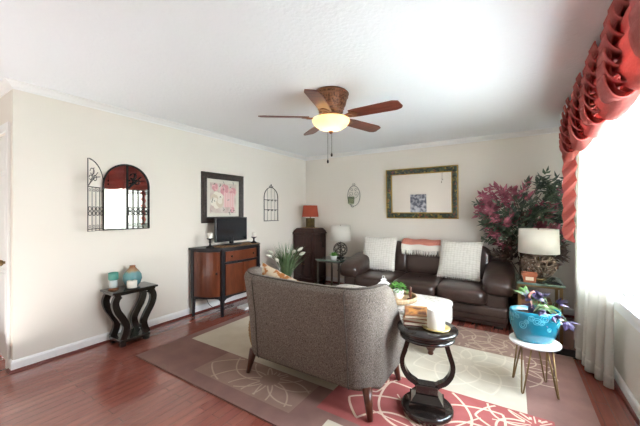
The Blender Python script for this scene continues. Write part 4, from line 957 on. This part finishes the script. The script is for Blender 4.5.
# ------------------------------------------------------------------ curtains and valance
def curtain(name, label, foot, topl, n_folds, amp, z0=.015, z1=2.28):
    """foot/topl: plan polylines at the hem and at the heading"""
    def along(pl, t):
        L_ = [math.dist(a, b) for a, b in zip(pl, pl[1:])]; s_ = t*sum(L_)
        for (a, b), l in zip(zip(pl, pl[1:]), L_):
            if s_ <= l+1e-9: f_ = s_/l; return a[0]*(1-f_)+b[0]*f_, a[1]*(1-f_)+b[1]*f_
            s_ -= l
        return pl[-1]
    rnd = random.Random(len(label)); ph = [rnd.uniform(-.6, .6) for _ in range(60)]
    def fn(u, v):
        a, b = along(topl, u), along(foot, u); w_ = v; x, y = a[0]*(1-w_)+b[0]*w_, a[1]*(1-w_)+b[1]*w_
        am_ = amp*(.55+.45*v); th = 2*PI*n_folds*u+.5*math.sin(5*u+v); x += am_*math.sin(th)*(1+.3*math.sin(3.1*u*n_folds)); y += .4*am_*math.sin(2*th)
        return (x, y, z1+(z0-z1)*v)
    t = T(name, label, 'curtain', (0, 0, 0)); q = MB(); q.sheet(fn, n_folds*14, 24, .003); obj('fabric', q, SHEER, t)
    hm = MB(); hm.sheet(lambda u, v: (lambda p: (p[0]-.003, p[1], p[2]))(fn(u, .955+.045*v)), n_folds*14, 3, .003); obj('hem', hm, SHEER, t); return t
curtain('curtain', 'full white sheer curtain gathered at the far side of the window', [(.585, 4.15), (.52, 3.55), (.56, 3.26), (.64, 3.09)], [(.58, 4.15), (.56, 3.5), (.60, 2.85)], 9, .032)
curtain('curtain', 'white sheer curtain at the near side of the window on the picture edge', [(.585, 2.22), (.585, 1.96)], [(.585, 2.2), (.585, 1.95)], 4, .032)
va = T('valance', 'coral red swagged valance across the top of the window', 'valance', (0, 0, 0))
VB = MB(); VB.b2((.50, .75, 2.33), (XR-.02, 4.22, 2.36)); VB.b2((.48, .75, 2.28), (.50, 4.22, 2.43)); obj('valance_board', VB, CORALF, va)
rod = MB(); rod.cyl((.585, .9, 2.295), (.585, 4.2, 2.295), .012); obj('curtain_rod', rod, TRIM, va)
def swag(y0, y1):
    """one swag: a smooth J-section outer face and, at its near end, a nest of pleats hanging in U-folds"""
    q = MB(); L_ = y1-y0
    def face(u, v):
        y = y0+L_*u; sag = 4*u*(1-u); hem = 1.93+.05*u-.08*sag
        if v < .72:
            t = v/.72; x = .478-.085*math.sin(PI*t*.72)*(1-.45*u); z = 2.43+(hem-2.43)*t
            x += .011*math.sin(2*PI*4.5*t)*min(1, 4*u)*min(1, t*5)
        else:
            t = (v-.72)/.28; xb = .478-.085*math.sin(PI*.72)*(1-.45*u); x = xb+.11*t; z = hem-.035*math.sin(PI*t)+.05*t*t
        return (x, y, z)
    q.sheet(face, 16, 34, .004)
    for k in range(7):
        zb = 2.30-.072*k; wd = .082*math.sqrt(max(.12, 1-((k-3.4)/4.6)**2)); cx = .472-.012*k*.6; dp = .075+.008*k
        def smile(u, v, zb=zb, wd=wd, cx=cx, dp=dp, k=k):
            a = PI+PI*u; return (cx+wd*math.cos(a)*(1-.25*v), y0-.03-.004*k+.26*v, zb+dp*(1+math.sin(a))+.05*v)
        q.sheet(smile, 14, 5, .007)
    return q
for y0, y1 in ((3.52, 4.18), (2.95, 3.6), (2.46, 3.03), (1.97, 2.54), (1.42, 2.05), (.8, 1.5)): obj('swag', swag(y0, y1), CORALF, va)
def jab(u, v):
    zig = abs(((v*8+u*1.1) % 1)*2-1); wd = .115*(1-.25*v)
    return (.425+wd*u+.012*zig, 3.99-.075*zig*(.4+.6*u), 2.30-1.22*v-.05*u)
q = MB(); q.sheet(jab, 8, 64, .004); q.s = [False]*len(q.s); obj('jabot_tail', q, CORALF, va)
# greenery outside the window
hb = T('shrub', 'green shrub growing outside the window seen in the arched mirror', 'shrub', (2.6, 3.6, -.3))
q = MB(); rnd = random.Random(5)
for i in range(900):
    a, b_ = rnd.uniform(0, 2*PI), rnd.uniform(-.2, 1); R_ = .9*rnd.uniform(.7, 1); c_ = Vector((R_*math.cos(a)*math.sqrt(max(0, 1-b_*b_)), R_*math.sin(a)*math.sqrt(max(0, 1-b_*b_)), .9+R_*b_*.9))
    q.leaf(c_, (c_-Vector((0, 0, .6))).normalized()+Vector((rnd.gauss(0, .4), rnd.gauss(0, .4), 0)), Vector((rnd.gauss(0, .3), 0, 1)), .12, .07)
obj('foliage', q, LTGREEN, hb); q = MB(); q.tube([(0, 0, 0), (.02, 0, .9)], .03); obj('stem', q, MATS['bark'], hb)
